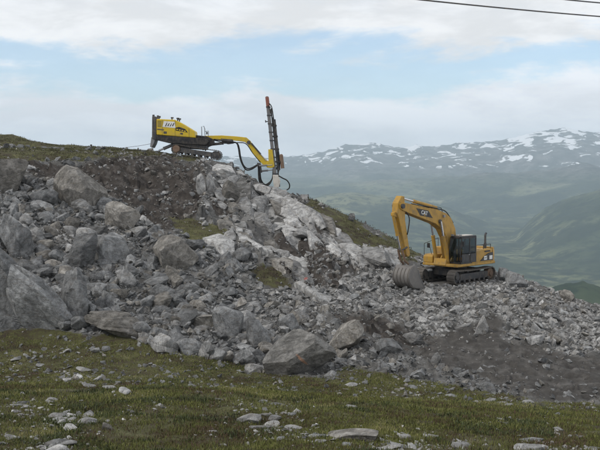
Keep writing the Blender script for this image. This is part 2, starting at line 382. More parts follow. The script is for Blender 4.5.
def hillside_mat():
    m, t, b = mat('hillside_ground')
    geo = N(t, 'ShaderNodeNewGeometry'); pos = geo.outputs['Position']
    at = N(t, 'ShaderNodeAttribute', attribute_name='zone'); sp = N(t, 'ShaderNodeSeparateColor'); L(t, at.outputs['Color'], sp.inputs[0])
    n_big = noise(t, pos, .35, 6, .6, .5); n_mid = noise(t, pos, 1.5, 7, .62, .3); n_fine = noise(t, pos, 9, 6, .65)
    rockc = ramp(t, n_mid, [(.3, (.060, .058, .054)), (.5, (.115, .112, .106)), (.7, (.22, .216, .208))])  # rock ground, darkened to put the shade between loose stones into its colour
    palec = ramp(t, n_mid, [(.3, (.12, .115, .107)), (.48, (.24, .235, .227)), (.68, (.42, .415, .40))])
    soilc = ramp(t, n_mid, [(.3, (.024, .0205, .0175)), (.5, (.050, .0425, .0365)), (.68, (.112, .10, .09))])
    dirtc = ramp(t, n_mid, [(.3, (.040, .037, .034)), (.52, (.072, .067, .061)), (.72, (.13, .123, .115))])
    gr = ramp(t, mth(t, 'ADD', mth(t, 'MULTIPLY', n_mid, .5), mth(t, 'ADD', mth(t, 'MULTIPLY', n_fine, .32), mth(t, 'MULTIPLY', n_big, .18))), [(.38, (.040, .029, .022)), (.46, (.060, .050, .027)), (.53, (.080, .082, .030)), (.62, (.15, .135, .07))])
    edge = mth(t, 'SUBTRACT', mth(t, 'MULTIPLY', mth(t, 'ADD', n_mid, mth(t, 'MULTIPLY', n_fine, .5)), .9), .675)
    def cut(ch): return maprange(t, mth(t, 'ADD', ch, edge), .40, .60)
    al = at.outputs['Alpha']
    col = mixc(t, cut(al), rockc, dirtc)
    col = mixc(t, cut(sp.outputs[2]), col, palec)
    col = mixc(t, cut(sp.outputs[1]), col, soilc)
    col = mixc(t, cut(sp.outputs[0]), col, gr)
    col = mixc(t, mth(t, 'MULTIPLY', maprange(t, n_fine, .54, .72), .45), col, mixc(t, .6, col, (.02, .018, .015)))
    L(t, col, b.inputs['Base Color']); b.inputs['Roughness'].default_value = .95
    bump(t, b, mth(t, 'ADD', mth(t, 'MULTIPLY', n_mid, .6), mth(t, 'MULTIPLY', n_fine, .3)), .9, .22)
    return m
M['hill'] = hillside_mat()

def paint_mat(name, col, dust=(.26, .22, .17), amount=.45, rough=.42, metal=0.0):
    m, t, b = mat(name); tcn = N(t, 'ShaderNodeTexCoord'); geo = N(t, 'ShaderNodeNewGeometry')
    n = noise(t, geo.outputs['Position'], 2.3, 8, .68, .6); f = noise(t, mapping(t, geo.outputs['Position'], (6, 6, 1.4)), 2.0, 6, .6)
    mk = mth(t, 'MULTIPLY', maprange(t, mth(t, 'ADD', mth(t, 'MULTIPLY', n, .6), mth(t, 'MULTIPLY', f, .4)), .42, .66), amount)
    c = mixc(t, mk, tuple(col), dust)
    c = mixc(t, mth(t, 'MULTIPLY', maprange(t, f, .58, .74), .35 * min(1, amount * 2)), c, (.03, .026, .022))
    L(t, c, b.inputs['Base Color']); b.inputs['Metallic'].default_value = metal
    L(t, maprange(t, mk, 0, .5, rough, .85), b.inputs['Roughness'])
    bump(t, b, n, .25, .02); return m
M['yellow'] = paint_mat('worn_yellow_paint', (.43, .245, .036), dust=(.22, .175, .12), amount=.75)
M['rig_yellow'] = paint_mat('rig_yellow_paint', (.60, .42, .014), amount=.45)
M['black'] = paint_mat('black_paint', (.014, .014, .016), amount=.25)
M['dark'] = paint_mat('dark_grey_steel', (.045, .047, .052), amount=.45, rough=.5)
M['track'] = paint_mat('dusty_track_steel', (.11, .10, .09), dust=(.20, .18, .155), amount=.85, rough=.6, metal=.2)
M['bucket'] = paint_mat('worn_bucket_steel', (.17, .16, .15), dust=(.26, .245, .225), amount=.9, rough=.55, metal=.25)
M['rubber'] = paint_mat('hose_rubber', (.013, .013, .014), amount=.2, rough=.6)
M['steel'] = paint_mat('grey_steel', (.23, .235, .245), amount=.4, rough=.45, metal=.3)
M['mast'] = paint_mat('mast_steel', (.15, .15, .155), amount=.4, rough=.5)
M['chrome'] = paint_mat('cylinder_rod', (.55, .55, .56), amount=.15, rough=.2, metal=.9)
M['white_paint'] = paint_mat('white_paint', (.72, .72, .70), amount=.35)
M['roof'] = paint_mat('pale_roof_paint', (.62, .58, .52), amount=.4)
M['red'] = paint_mat('red_brown_paint', (.23, .075, .055), amount=.45)
M['brown'] = paint_mat('rust_brown_steel', (.17, .105, .07), amount=.6, rough=.6)
M['orange'] = paint_mat('orange_paint', (.62, .20, .08), amount=.3)
def glass_mat():
    m, t, b = mat('cab_glass')
    b.inputs['Base Color'].default_value = (.02, .028, .032, 1); b.inputs['Roughness'].default_value = .06; b.inputs['Specular IOR Level'].default_value = .6
    tr = N(t, 'ShaderNodeBsdfTransparent'); tr.inputs[0].default_value = (.72, .80, .82, 1); mx = N(t, 'ShaderNodeMixShader'); mx.inputs[0].default_value = .32
    L(t, tr.outputs[0], mx.inputs[1]); L(t, b.outputs[0], mx.inputs[2]); L(t, mx.outputs[0], [n for n in t.nodes if n.type == 'OUTPUT_MATERIAL'][0].inputs[0])
    n = noise(t, N(t, 'ShaderNodeNewGeometry').outputs['Position'], 3, 4); bump(t, b, n, .05, .02); return m
M['glass'] = glass_mat()
def grass_mat():
    m, t, b = mat('mountain_grass'); geo = N(t, 'ShaderNodeNewGeometry'); pos = geo.outputs['Position']
    a = noise(t, pos, .30, 7, .66, .5); f = noise(t, pos, 2.2, 4, .6); r = geo.outputs['Random Per Island']
    k = mth(t, 'ADD', mth(t, 'MULTIPLY', a, .72), mth(t, 'ADD', mth(t, 'MULTIPLY', f, .20), mth(t, 'MULTIPLY', mth(t, 'SUBTRACT', r, .5), .17)))
    c = ramp(t, k, [(.35, (.115, .078, .052)), (.41, (.098, .086, .040)), (.45, (.108, .120, .036)), (.53, (.172, .185, .054)), (.61, (.28, .25, .12))])
    L(t, c, b.inputs['Base Color']); b.inputs['Roughness'].default_value = .8; b.inputs['Specular IOR Level'].default_value = .15; return m
M['grass'] = grass_mat()
def turf_mat():
    m, t, b = mat('rim_turf'); geo = N(t, 'ShaderNodeNewGeometry'); a = noise(t, geo.outputs['Position'], .35, 6, .65)
    c = ramp(t, mth(t, 'ADD', mth(t, 'MULTIPLY', a, .8), mth(t, 'MULTIPLY', geo.outputs['Random Per Island'], .2)), [(.36, (.050, .040, .026)), (.5, (.060, .060, .026)), (.62, (.095, .095, .036)), (.72, (.16, .14, .07))])
    L(t, c, b.inputs['Base Color']); b.inputs['Roughness'].default_value = .85; return m
M['turf'] = turf_mat()
def shrub_mat():
    m, t, b = mat('heath_shrub'); geo = N(t, 'ShaderNodeNewGeometry')
    r = geo.outputs['Random Per Island']; f = noise(t, geo.outputs['Position'], .8, 4, .6)
    c = ramp(t, mth(t, 'ADD', mth(t, 'MULTIPLY', r, .35), mth(t, 'MULTIPLY', f, .65)), [(.3, (.045, .045, .024)), (.5, (.062, .078, .030)), (.7, (.095, .115, .042))])
    L(t, c, b.inputs['Base Color']); b.inputs['Roughness'].default_value = .7; return m
M['shrub'] = shrub_mat()

# ------------------------------------------------------------------ hillside
def build_hillside():
    nc, nr = 470, 700
    y = 5 * (152 / 5) ** np.linspace(0, 1, nr); y[0] = -5
    s = np.linspace(-1, 1, nc)
    Y = np.repeat(y[:, None], nc, 1); X = s[None] * (5 + np.maximum(Y, 3) * .50)
    H = height(X, Y); z = zones(X, Y, H, 3.2)
    V = np.stack([X, Y, H], -1).reshape(-1, 3)
    me = mesh_arrays('hillside', V, grid_faces(nr, nc), True); me.set_sharp_from_angle(angle=R(30))
    g = np.maximum(z['grass'], np.maximum(z['turf'], z['moss'])); so = np.maximum(z['soil'] * (1 - .75 * z['bed']), .72 * z['bed'] * sstep(fbm((.95 * X + .31 * Y) * .5, (.31 * X - .95 * Y) * .16, 95, 4), .02, .22)); pale = np.clip(z['bed'] * (.46 + 1.3 * fbm((.95 * X + .31 * Y) * .55, (.31 * X - .95 * Y) * .14, 93, 4)) + .5 * z['pile'], 0, 1)
    c = np.stack([g, so, pale, z['dirt']], -1).reshape(-1, 4).astype(np.float32)
    a = me.color_attributes.new('zone', 'FLOAT_COLOR', 'POINT'); a.data.foreach_set('color', c.ravel())
    return tag(link_mesh('hillside', me, M['hill']), kind='structure')
build_hillside()

# ------------------------------------------------------------------ valley and mountains beyond
def far_mat():
    m, t, b = mat('far_land'); geo = N(t, 'ShaderNodeNewGeometry'); pos = geo.outputs['Position']
    sp = N(t, 'ShaderNodeSeparateXYZ'); L(t, pos, sp.inputs[0]); z = sp.outputs[2]
    nrm = N(t, 'ShaderNodeSeparateXYZ'); L(t, geo.outputs['Normal'], nrm.inputs[0])
    a = noise(t, pos, .0011, 7, .6, .6); f = noise(t, pos, .006, 6, .65, .3)
    green = ramp(t, a, [(.34, (.026, .040, .024)), (.47, (.050, .068, .036)), (.56, (.125, .14, .075)), (.68, (.25, .25, .15))])
    fell = ramp(t, f, [(.32, (.042, .046, .040)), (.5, (.090, .088, .078)), (.7, (.21, .20, .185))])
    col = mixc(t, maprange(t, mth(t, 'ADD', z, mth(t, 'MULTIPLY', mth(t, 'SUBTRACT', a, .5), 500)), -190, 40), green, fell)
    wood = mth(t, 'MULTIPLY', maprange(t, f, .42, .54), maprange(t, mth(t, 'ADD', z, mth(t, 'MULTIPLY', mth(t, 'SUBTRACT', a, .5), 400)), -300, -130, .9, .0))
    col = mixc(t, wood, col, (.022, .036, .022))
    spk = noise(t, pos, .016, 4, .65); col = mixc(t, mth(t, 'MULTIPLY', mth(t, 'MULTIPLY', maprange(t, spk, .50, .60), .75), maprange(t, z, -60, 120, 1.0, .25)), col, (.018, .030, .020))
    sn = noise(t, mapping(t, pos, (.0042, .0024, .010)), 1.0, 5, .58, .8)
    thr = maprange(t, z, -20, 520, .63, .50, False)
    snow = maprange(t, mth(t, 'SUBTRACT', sn, thr), 0, .02)
    snow = mth(t, 'MULTIPLY', snow, maprange(t, z, 0, 60))
    col = mixc(t, snow, col, (.80, .81, .83))
    L(t, col, b.inputs['Base Color']); b.inputs['Roughness'].default_value = 1.0; b.inputs['Specular IOR Level'].default_value = .05
    return m
M['far'] = far_mat()
def far_height(th, r):
    u = 300 + F * np.tan(th); x = r * np.sin(th); y = r * np.cos(th)
    base = np.interp(r, [60, 95, 300, 900, 2200, 3600, 7200, 8600, 9600, 11000, 13000, 15000, 17500, 22000, 27000],
                        [-26, -34, -95, -290, -470, -455, -430, -395, -330, -215, -120, -60, -20, 20, 0])
    def ridge(top_u, top_v, r0, sr_near, sr_far, base_z):
        v = np.interp(u, top_u, top_v); zt = (170 - v) / F * r0
        s = np.where(r < r0, sr_near, sr_far); g = np.exp(-((r - r0) / s) ** 2)
        return base_z + (zt - base_z) * g
    z = base
    dn = sstep(r, 200, 1500)
    z = z + dn * sstep(r, 7000, 11000) * 60 * fbm(x / 1700, y / 1700, 101, 6) + dn * 34 * fbm(x / 700, y / 700, 105, 7, .58)
    wob = 900 * fbm(x / 2500, y / 2500, 131, 4)
    rr = r
    def rd(tu, tv, r0, a, b_, bz, amp, sc, seed):
        v = np.interp(u, tu, tv); zt = (170 - v) / F * r0; d = rr + wob * (r0 / 14000) - r0
        g = np.exp(-(np.abs(d) / np.where(d < 0, a, b_)) ** 1.7)
        rn = ridged(x / sc, y / sc, seed, 8, .58) - .55
        return bz + (zt - bz) * g + amp * rn * g ** .5
    hills = [
        rd([470, 530, 556, 585, 625, 760], [352, 300, 280, 277, 290, 300], 1900, 500, 420, -620, 40, 420, 201),
        rd([180, 300, 350, 420, 470, 530, 700], [190, 196, 192, 203, 216, 235, 245], 7600, 1900, 900, -600, 130, 1300, 211),
        rd([470, 520, 545, 575, 610, 760], [262, 226, 205, 192, 184, 170], 6600, 1700, 1100, -600, 130, 1500, 221),
        rd([180, 300, 380, 420, 470, 520, 570, 620, 760], [190, 186, 184, 178, 172, 168, 164, 166, 165], 10800, 2000, 900, -600, 190, 2000, 231),
        rd([120, 225, 260, 300, 325, 345, 368, 400, 430, 460, 500, 530, 560, 600, 640, 800], [163, 159, 161, 159, 155, 149, 146, 149, 145, 141, 137, 132, 131, 137, 136, 145], 15500, 3600, 3000, -500, 300, 2900, 241)]
    for h in hills: z = np.maximum(z, h) + 0 * z
    return z
def build_far():
    nc, nr = 520, 640
    th = np.linspace(R(-33), R(33), nc); r = 62 * (20800 / 62) ** (np.linspace(0, 1, nr) ** .62)
    TH, RR = np.meshgrid(th, r); Z = far_height(TH, RR)
    X = RR * np.sin(TH); Y = RR * np.cos(TH)
    # stay well below the near hillside
    near = sstep(RR, 100, 400); Z = Z * near + np.minimum(Z, -26 - .12 * RR) * (1 - near)
    me = mesh_arrays('mountains', np.stack([X, Y, Z], -1).reshape(-1, 3), grid_faces(nr, nc), True)
    return tag(link_mesh('mountains', me, M['far']), kind='structure')
build_far()
def build_haze():
    # closed box round everything
    x, y0, y1, z0, z1 = 13000, -30, 21500, -720, 780
    o = MB().box((0, (y0 + y1) / 2, (z0 + z1) / 2), (2 * x, y1 - y0, z1 - z0)).build('haze', None)
    m = bpy.data.materials.new('haze_air'); m.use_nodes = True; t = m.node_tree; t.nodes.clear()
    p = N(t, 'ShaderNodeVolumePrincipled'); p.inputs['Color'].default_value = (.74, .885, 1.0, 1); p.inputs['Density'].default_value = HAZE
    p.inputs['Anisotropy'].default_value = 0.0
    L(t, p.outputs[0], N(t, 'ShaderNodeOutputMaterial').inputs['Volume'])
    o.data.materials.append(m); return tag(o, kind='stuff')
HAZE = 6.2e-5
build_haze()
#==NEXT==
# ------------------------------------------------------------------ rocks
def ico(sub):
    bm = bmesh.new(); bmesh.ops.create_icosphere(bm, subdivisions=sub, radius=1.0)
    V = np.array([v.co[:] for v in bm.verts]); Fc = np.array([[v.index for v in f.verts] for f in bm.faces]); bm.free(); return V, Fc
ICO6, ICO5, ICO4, ICO3 = ico(6), ico(5), ico(4), ico(3)
def rock_shape(seed, icos, dims=(1, .8, .65), cuts=16, rough=.02, dmin=.36, dmax=.64, chips=14):
    """angular broken stone: a lump planed off by random cleavage planes, then chipped; fits a box of half-size dims"""
    g = np.random.default_rng(seed); V, Fc = icos; V = V.copy()
    for i in range(cuts):
        n = g.normal(size=3); n /= np.linalg.norm(n); d = g.uniform(dmin, dmax); e = V @ n - d
        V = V - np.maximum(e, 0)[:, None] * n
    for i in range(chips):
        n = g.normal(size=3); n /= np.linalg.norm(n); q = V @ n; e = q - q.max() * g.uniform(.84, .97)
        V = V - np.maximum(e, 0)[:, None] * n
    a = V * 3.1 + seed
    dn = fbm(a[:, 0] + .37 * a[:, 2], a[:, 1] + .61 * a[:, 2], seed % 97, 4)
    nn = V / np.linalg.norm(V, axis=1)[:, None]; V = V + nn * (rough * dn)[:, None]
    lo, hi = V.min(0), V.max(0); V = (V - (lo + hi) / 2) / ((hi - lo) / 2)
    return V * np.array(dims), Fc
def rock_data(name, seed, icos, dims, **k):
    V, Fc = rock_shape(seed, icos, dims, **k); me = mesh_arrays(name, V, Fc, True); me.set_sharp_from_angle(angle=R(22)); return me
def hero_data(seed, half, tilt, icos, crack=0.0, cuts=20, chips=16):
    V, Fc = rock_shape(seed, icos, (1, .85, .62 if tilt else .9), cuts=cuts, rough=.022, chips=chips)
    if crack:                                   # parallel open joints running down the slab
        a = V[:, 2] * 2.1 + .25 * V[:, 1] + .10 * fbm(V[:, 0] * 2, V[:, 1] * 2, seed, 3); f = np.abs(a - np.round(a)); V = V * (1 - crack * (1 - sstep(f, .02, .10)))[:, None]
    c, s_ = math.cos(R(tilt)), math.sin(R(tilt)); V = np.stack([c * V[:, 0] + s_ * V[:, 2], V[:, 1], -s_ * V[:, 0] + c * V[:, 2]], -1)
    lo, hi = V.min(0), V.max(0); V = (V - (lo + hi) / 2) / ((hi - lo) / 2) * np.array(half)
    me = mesh_arrays('rock', V, Fc, True); me.set_sharp_from_angle(angle=R(22)); return me
def hull_shape(seed, n=11):
    g = np.random.default_rng(seed); P = g.normal(size=(n, 3)); P /= np.linalg.norm(P, axis=1)[:, None]; P *= g.uniform(.75, 1, (n, 1)); P *= np.array([1, g.uniform(.6, .9), g.uniform(.42, .75)])
    bm = bmesh.new(); vs = [bm.verts.new(p) for p in P]; bmesh.ops.convex_hull(bm, input=vs)
    bmesh.ops.delete(bm, geom=[v for v in bm.verts if not v.link_faces], context='VERTS'); bmesh.ops.triangulate(bm, faces=bm.faces)
    bm.verts.index_update(); V = np.array([v.co[:] for v in bm.verts]); Fc = np.array([[v.index for v in f.verts] for f in bm.faces]); bm.free(); return V, Fc
HULLS = [hull_shape(500 + i, 9 + i % 5) for i in range(24)]
def rotmats(g, n, tiltmax):
    a = g.uniform(0, 2 * np.pi, n); tx = g.uniform(-tiltmax, tiltmax, n); ty = g.uniform(-tiltmax, tiltmax, n)
    ca, sa = np.cos(a), np.sin(a); cx, sx = np.cos(tx), np.sin(tx); cy, sy = np.cos(ty), np.sin(ty)
    Z = np.zeros((n, 3, 3)); Z[:, 0, 0] = ca; Z[:, 0, 1] = -sa; Z[:, 1, 0] = sa; Z[:, 1, 1] = ca; Z[:, 2, 2] = 1
    X = np.zeros((n, 3, 3)); X[:, 0, 0] = 1; X[:, 1, 1] = cx; X[:, 1, 2] = -sx; X[:, 2, 1] = sx; X[:, 2, 2] = cx
    Yy = np.zeros((n, 3, 3)); Yy[:, 1, 1] = 1; Yy[:, 0, 0] = cy; Yy[:, 0, 2] = sy; Yy[:, 2, 0] = -sy; Yy[:, 2, 2] = cy
    return X @ Yy @ Z
def scatter_mesh(name, pos, size, rot, material, label_kind='stuff'):
    VV, FF = [], []; b = 0; which = rng.integers(0, len(HULLS), len(pos))
    for k, (V, Fc) in enumerate(HULLS):
        i = np.nonzero(which == k)[0]
        if len(i) == 0: continue
        W = np.einsum('nij,vj->nvi', rot[i], V) * size[i][:, None, None] + pos[i][:, None, :]
        VV.append(W.reshape(-1, 3)); FF.append((Fc[None] + (b + np.arange(len(i)) * len(V))[:, None, None]).reshape(-1, 3)); b += len(i) * len(V)
    me = mesh_arrays(name, np.concatenate(VV), np.concatenate(FF), False)
    return tag(link_mesh(name, me, M[material]), kind='stuff')

# --- single boulders that stand out: u0,u1,v0,v1 seen extent, colour, tilt (deg about the sight line), label
HERO = [
 (52, 107, 167, 212, 'warm', 18, 'large pale brown boulder with rounded top at the foot of the dark soil bank', .8),
 (-14, 29, 160, 194, 'warm', -10, 'big grey brown boulder against the soil bank beneath the mossy knoll', .9),
 (105, 141, 203, 233, 'warm', 8, 'squat brownish boulder below the soil bank, rougher and smaller than the pale one above it', .8),
 (1, 35, 218, 262, 'blue', 30, 'blue grey wedge boulder above the two leaning slabs', .7),
 (-60, 42, 250, 336, 'blue', 30, 'great leaning grey slab with diagonal cracks at the foot of the talus, larger of two', .5),
 (6, 74, 270, 339, 'blue', 34, 'great leaning grey slab with diagonal cracks at the foot of the talus, smaller of two', .45),
 (60, 92, 272, 326, 'blue', 26, 'tall leaning grey block wedged beside the two leaning slabs', .7),
 (66, 98, 236, 272, 'blue', -20, 'broad blue grey block in the talus above the leaning slabs', .8),
 (90, 134, 236, 264, 'blue', 12, 'wide flat faced blue grey rock in the talus below the brownish boulder', .8),
 (152, 199, 236, 274, 'warm', 14, 'wide grey brown boulder just below the green moss patch', .8),
 (70, 94, 199, 213, 'pale', 6, 'flat light grey slab lying under the large pale brown boulder', .7),
 (28, 58, 190, 206, 'blue', -6, 'low blue grey rock between the two brown boulders of the upper talus', .8),
 (264, 338, 337, 380, 'paint1', -8, 'massive grey boulder at the grass edge with an orange paint streak', .75),
 (325, 364, 321, 352, 'warm', -16, 'pointed brown grey boulder leaning behind the orange streaked one', .8),
 (212, 244, 311, 340, 'blue', 8, 'smooth faced blue grey block in the lower talus', .8),
 (246, 271, 320, 352, 'blue', 22, 'upright wedge of streaked grey rock in the lower talus', .7),
 (277, 300, 315, 334, 'blue', 4, 'dark rounded rock above the orange streaked boulder', .8),
 (374, 402, 341, 357, 'blue', 6, 'low flat grey rock beside the brown soil strip', .8),
 (198, 212, 342, 359, 'pale', 0, 'small pale rounded boulder at the edge of the grass', .8),
 (84, 150, 315, 340, 'warm', 8, 'long low brown slab lying along the grass edge', .7),
 (150, 180, 337, 356, 'pale', 12, 'pale flat topped slab tipped onto the grass edge', .7),
 (172, 204, 338, 356, 'blue', -4, 'grey slab resting against the pale tipped slab', .7),
 (117, 137, 273, 291, 'pale', 30, 'light grey diamond shaped rock in the middle of the talus', .7),
 (228, 262, 216, 258, 'white', 48, 'whitish bedrock face right beside the moss patch', .8),
 (266, 304, 204, 246, 'white', 50, 'whitish bedrock face in the middle of the blasted slope', .8),
 (258, 318, 236, 276, 'white', 34, 'long whitish bedrock ledge sloping down to the red marked rock', .7),
 (286, 322, 194, 234, 'pale', 48, 'light grey bedrock face under the drill mast', .8),
 (250, 270, 200, 232, 'pale', 52, 'narrow steep light bedrock rib in the blasted slope', .7),
 (236, 256, 190, 222, 'pale', 46, 'light grey bedrock rib under the elbow of the drill boom', .8),
 (358, 394, 246, 276, 'white', 24, 'rounded whitish outcrop beside the excavator bucket', .8),
 (338, 366, 240, 262, 'pale', 30, 'light grey outcrop between the brown soil and the whitish outcrop', .8),
 (310, 342, 208, 240, 'warm', 44, 'brown grey bedrock face below the mossy ridge', .8),
 (299, 314, 270, 290, 'paint2', 14, 'pale rock with a small red paint mark on the slope', .7),
 (347.5, 355.5, 209, 217, 'blue', 0, 'lone dark boulder perched on the mossy ridge', .9),
 (196, 206, 179, 199, 'pale', 4, 'upright pale rock just under the drill rig, the narrower of a pair', .7),
 (205, 216, 178, 199, 'pale', -6, 'upright pale rock just under the drill rig, the broader of a pair', .7),
 (222, 240, 186, 204, 'warm', 20, 'brown grey block in the broken slope under the drill boom', .8),
 (402, 425, 333, 346, 'pale', 4, 'flat beige slab on the dark earth below the pale rubble', .7),
 (430, 441, 355, 370, 'pale', 0, 'single light round rock at the edge of the dark earth', .8),
 (475, 488, 317, 337, 'pale', 6, 'grey rock standing at the top of the dark earth bank', .8),
 (497, 512, 268, 282, 'blue', 20, 'dark angular rock right behind the excavator counterweight', .9),
 (505, 528, 274, 290, 'blue', 10, 'broad dark rock on the crest of the pale rubble', .9),
 (559, 574, 290, 302, 'warm', 10, 'brown tinted rock on the crest of the pale rubble', .8),
 (326, 380, 427, 440, 'warm', 0, 'broad flat pale slab sunk in the grass', .8),
 (102, 114, 418, 433, 'warm', 26, 'small brownish stone standing on edge in the grass', .6),
 (77, 97, 416, 427, 'pale', 4, 'light flat stone in the grass beside the one standing on edge', .7),
 (292, 304, 406, 414, 'white', 0, 'small bright white stone in the grass below the orange streaked boulder', .8),
 (343, 359, 382, 388, 'pale', 0, 'thin flat stone in the grass close below the massive boulder', .8),
 (345, 358, 401, 408, 'pale', 0, 'small flat pale stone in open grass above the broad sunk slab', .8),
 (513, 549, 438, 452, 'pale', 0, 'wide flat pale stone in the grass below the dark earth bank', .8),
 (451, 473, 443, 453, 'white', 0, 'white flat stone in the grass below the dark earth bank', .8),
 (236, 262, 411, 424, 'pale', 0, 'broken flat grey stone at the middle of a patch of chips in the grass', .7),
]
M['paint1'] = rock_mat('orange_streaked_rock', (.17, .165, .155), (.27, .262, .245), (.40, .39, .37), stain=(.2, .185, .16), paint=(R(-48), (.15, -1.0, .0), (.40, 1.2, .075), (.48, .27, .17)))
M['paint2'] = rock_mat('red_marked_rock', *PALE, stain=(.26, .235, .2), paint=(0.0, (.0, -.45, .15), (.13, .8, .11), (.50, .15, .13)))
taken = []
for i, (u0, u1, v0, v1, c, tl, lab, dep) in enumerate(HERO):
    uc = (u0 + u1) / 2; fg = v1 > 400 or (v1 > 380 and lab.find('stone') > 0)
    g = ground_hit(uc, min(v1 - .10 * (v1 - v0), 449))
    if g is None: g = ground_hit(uc, v1 + 5)
    sc = F / g[1]; W = (u1 - u0) / sc; Hh = (v1 - v0) / sc; D = W * dep
    if fg: D = W * .8; Hh = max(Hh * .72, .25 * W)
    big = (u1 - u0) > 45 and not fg; bury = .30 if not fg else 0.0
    me = hero_data(900 + i * 13, (W / 2, D / 2, Hh / 2 * (1 + bury)), tl, ICO6 if big else ICO5, .09 if 'great' in lab else .05 if 'slab' in lab or 'bedrock' in lab else 0.0)
    nm = 'stone' if 'stone' in lab else ('flat_boulder' if 'slab' in lab else 'boulder')
    if 'outcrop' in lab or 'bedrock' in lab: nm = 'ledge_rock'
    if nm == 'ledge_rock':
        gm = ground_hit(uc, (v0 + v1) / 2 + .12 * (v1 - v0)); e_ = 1.2; ln = Hh / .62
        sl_ = float(base_h(np.array([gm[0]]), np.array([gm[1] + e_]))[0] - base_h(np.array([gm[0]]), np.array([gm[1] - e_]))[0]) / (2 * e_)
        me = hero_data(900 + i * 13, (W * .44, ln * .62, min(.30 * W, .62)), 0, ICO5, .05); o = link_mesh(nm, me, M[c])
        o.location = (gm[0], gm[1], gm[2] + .06); o.rotation_euler = (Matrix.Rotation(math.atan(sl_) + .10, 4, 'X') @ Matrix.Rotation(R(16 + 10 * math.sin(i * 1.7)), 4, 'Z')).to_euler()
        tag(o, lab, 'rock face'); taken.append((gm[0], gm[1], W * .4)); continue
    o = link_mesh(nm, me, M[c])
    y = g[1] + D * .30; x = g[0] * y / g[1]
    zc = g[2] + Hh * (.5 - bury / 2 - .03 if not fg else .16)
    o.location = (x, y, zc); o.rotation_euler = (0, 0, rng.uniform(-.2, .2))
    tag(o, lab, {'ledge_rock': 'rock face', 'flat_boulder': 'boulder'}.get(nm, nm))
    taken.append((x, y, max(W, D) * .5))
taken = np.array(taken)
def bedrock_blocks():
    g = np.random.default_rng(23); y = np.sqrt(g.uniform(56 ** 2, 84 ** 2, 9000)); x = y * g.uniform(-.16, .12, 9000); hb = base_h(x, y); zz = zones(x, y, hb); out = []
    st = fbm((.95 * x + .31 * y) * .5, (.31 * x - .95 * y) * .15, 93, 4); dr = np.hypot(x - RIG[0], y - RIG[1])
    for i in range(len(x)):
        if zz['bed'][i] < .6 or zz['moss'][i] > .4 or zz['pile'][i] > .5 or st[i] < -.06 or dr[i] < 4.2: continue
        w_ = g.uniform(.38, .85) * (1 if g.uniform() < .75 else 1.45)
        if any(math.hypot(x[i] - a, (y[i] - b) * .62) < .54 * (w_ + c) for a, b, c in out): continue
        out.append((x[i], y[i], w_))
        if len(out) >= 120: break
    X = np.array(out); e = .8; z = base_h(X[:, 0], X[:, 1]); sl = (base_h(X[:, 0], X[:, 1] + e) - base_h(X[:, 0], X[:, 1] - e)) / (2 * e)
    sx = (base_h(X[:, 0] + e, X[:, 1]) - base_h(X[:, 0] - e, X[:, 1])) / (2 * e)
    shapes = [rock_shape(7000 + k * 11, ICO4, (1, 1.7, .62), cuts=13, rough=.018, dmin=.34, dmax=.58, chips=8) for k in range(14)]; cache = {}
    for k, (a, b, w_) in enumerate(out):
        stv = float(fbm(np.array([(.95 * a + .31 * b) * .5]), np.array([(.31 * a - .95 * b) * .15]), 93, 4)[0])
        c = 'white' if stv > .16 else ('pale' if stv > .02 or k % 3 else 'warm'); j = k % len(shapes)
        if (j, c) not in cache:
            me = mesh_arrays('rock', *shapes[j], True); me.set_sharp_from_angle(angle=R(18)); me.materials.append(M[c]); cache[(j, c)] = me
        o = link_mesh('bedrock_block', cache[(j, c)]); o.scale = (w_, w_ * g.uniform(.8, 1.2), w_ * g.uniform(.8, 1.1))
        o.location = (a, b, z[k] - .04 * w_)
        o.rotation_euler = (Matrix.Rotation(math.atan(sl[k]) + g.uniform(-.10, .22), 4, 'X') @ Matrix.Rotation(-math.atan(sx[k]) + g.uniform(-.16, .16), 4, 'Y') @ Matrix.Rotation(R(18) + g.uniform(-.35, .35), 4, 'Z')).to_euler()
        dl = np.hypot(taken[:, 0] - a, taken[:, 1] - b); near = None
        for q in np.argsort(dl):
            for t1, t2 in (('right beside the moss', 'the face beside the moss'), ('middle of the blasted', 'the middle whitish face'), ('long whitish bedrock', 'the long sloping ledge'), ('under the drill mast', 'the face under the mast'), ('narrow steep', 'the narrow steep rib'), ('under the elbow', 'the rib under the boom elbow'),
                           ('rounded whitish', 'the outcrop by the bucket'), ('between the brown soil', 'the outcrop by the brown soil'), ('below the mossy ridge', 'the brown face below the ridge'), ('broader of a pair', 'the pale pair under the rig'), ('under the drill boom', 'the block under the drill boom')):
                if t1 in HERO[q][6]: near = t2
            if near: break
        cw = {'white': 'whitish', 'pale': 'light grey', 'warm': 'brown grey'}[c]; sz = 'broad' if w_ > .85 else ('small' if w_ < .52 else 'mid sized')
        tag(o, f'{sz} {cw} fractured bedrock block near {near}', 'rock', f'{sz} {cw} bedrock blocks near {near}')
bedrock_blocks()

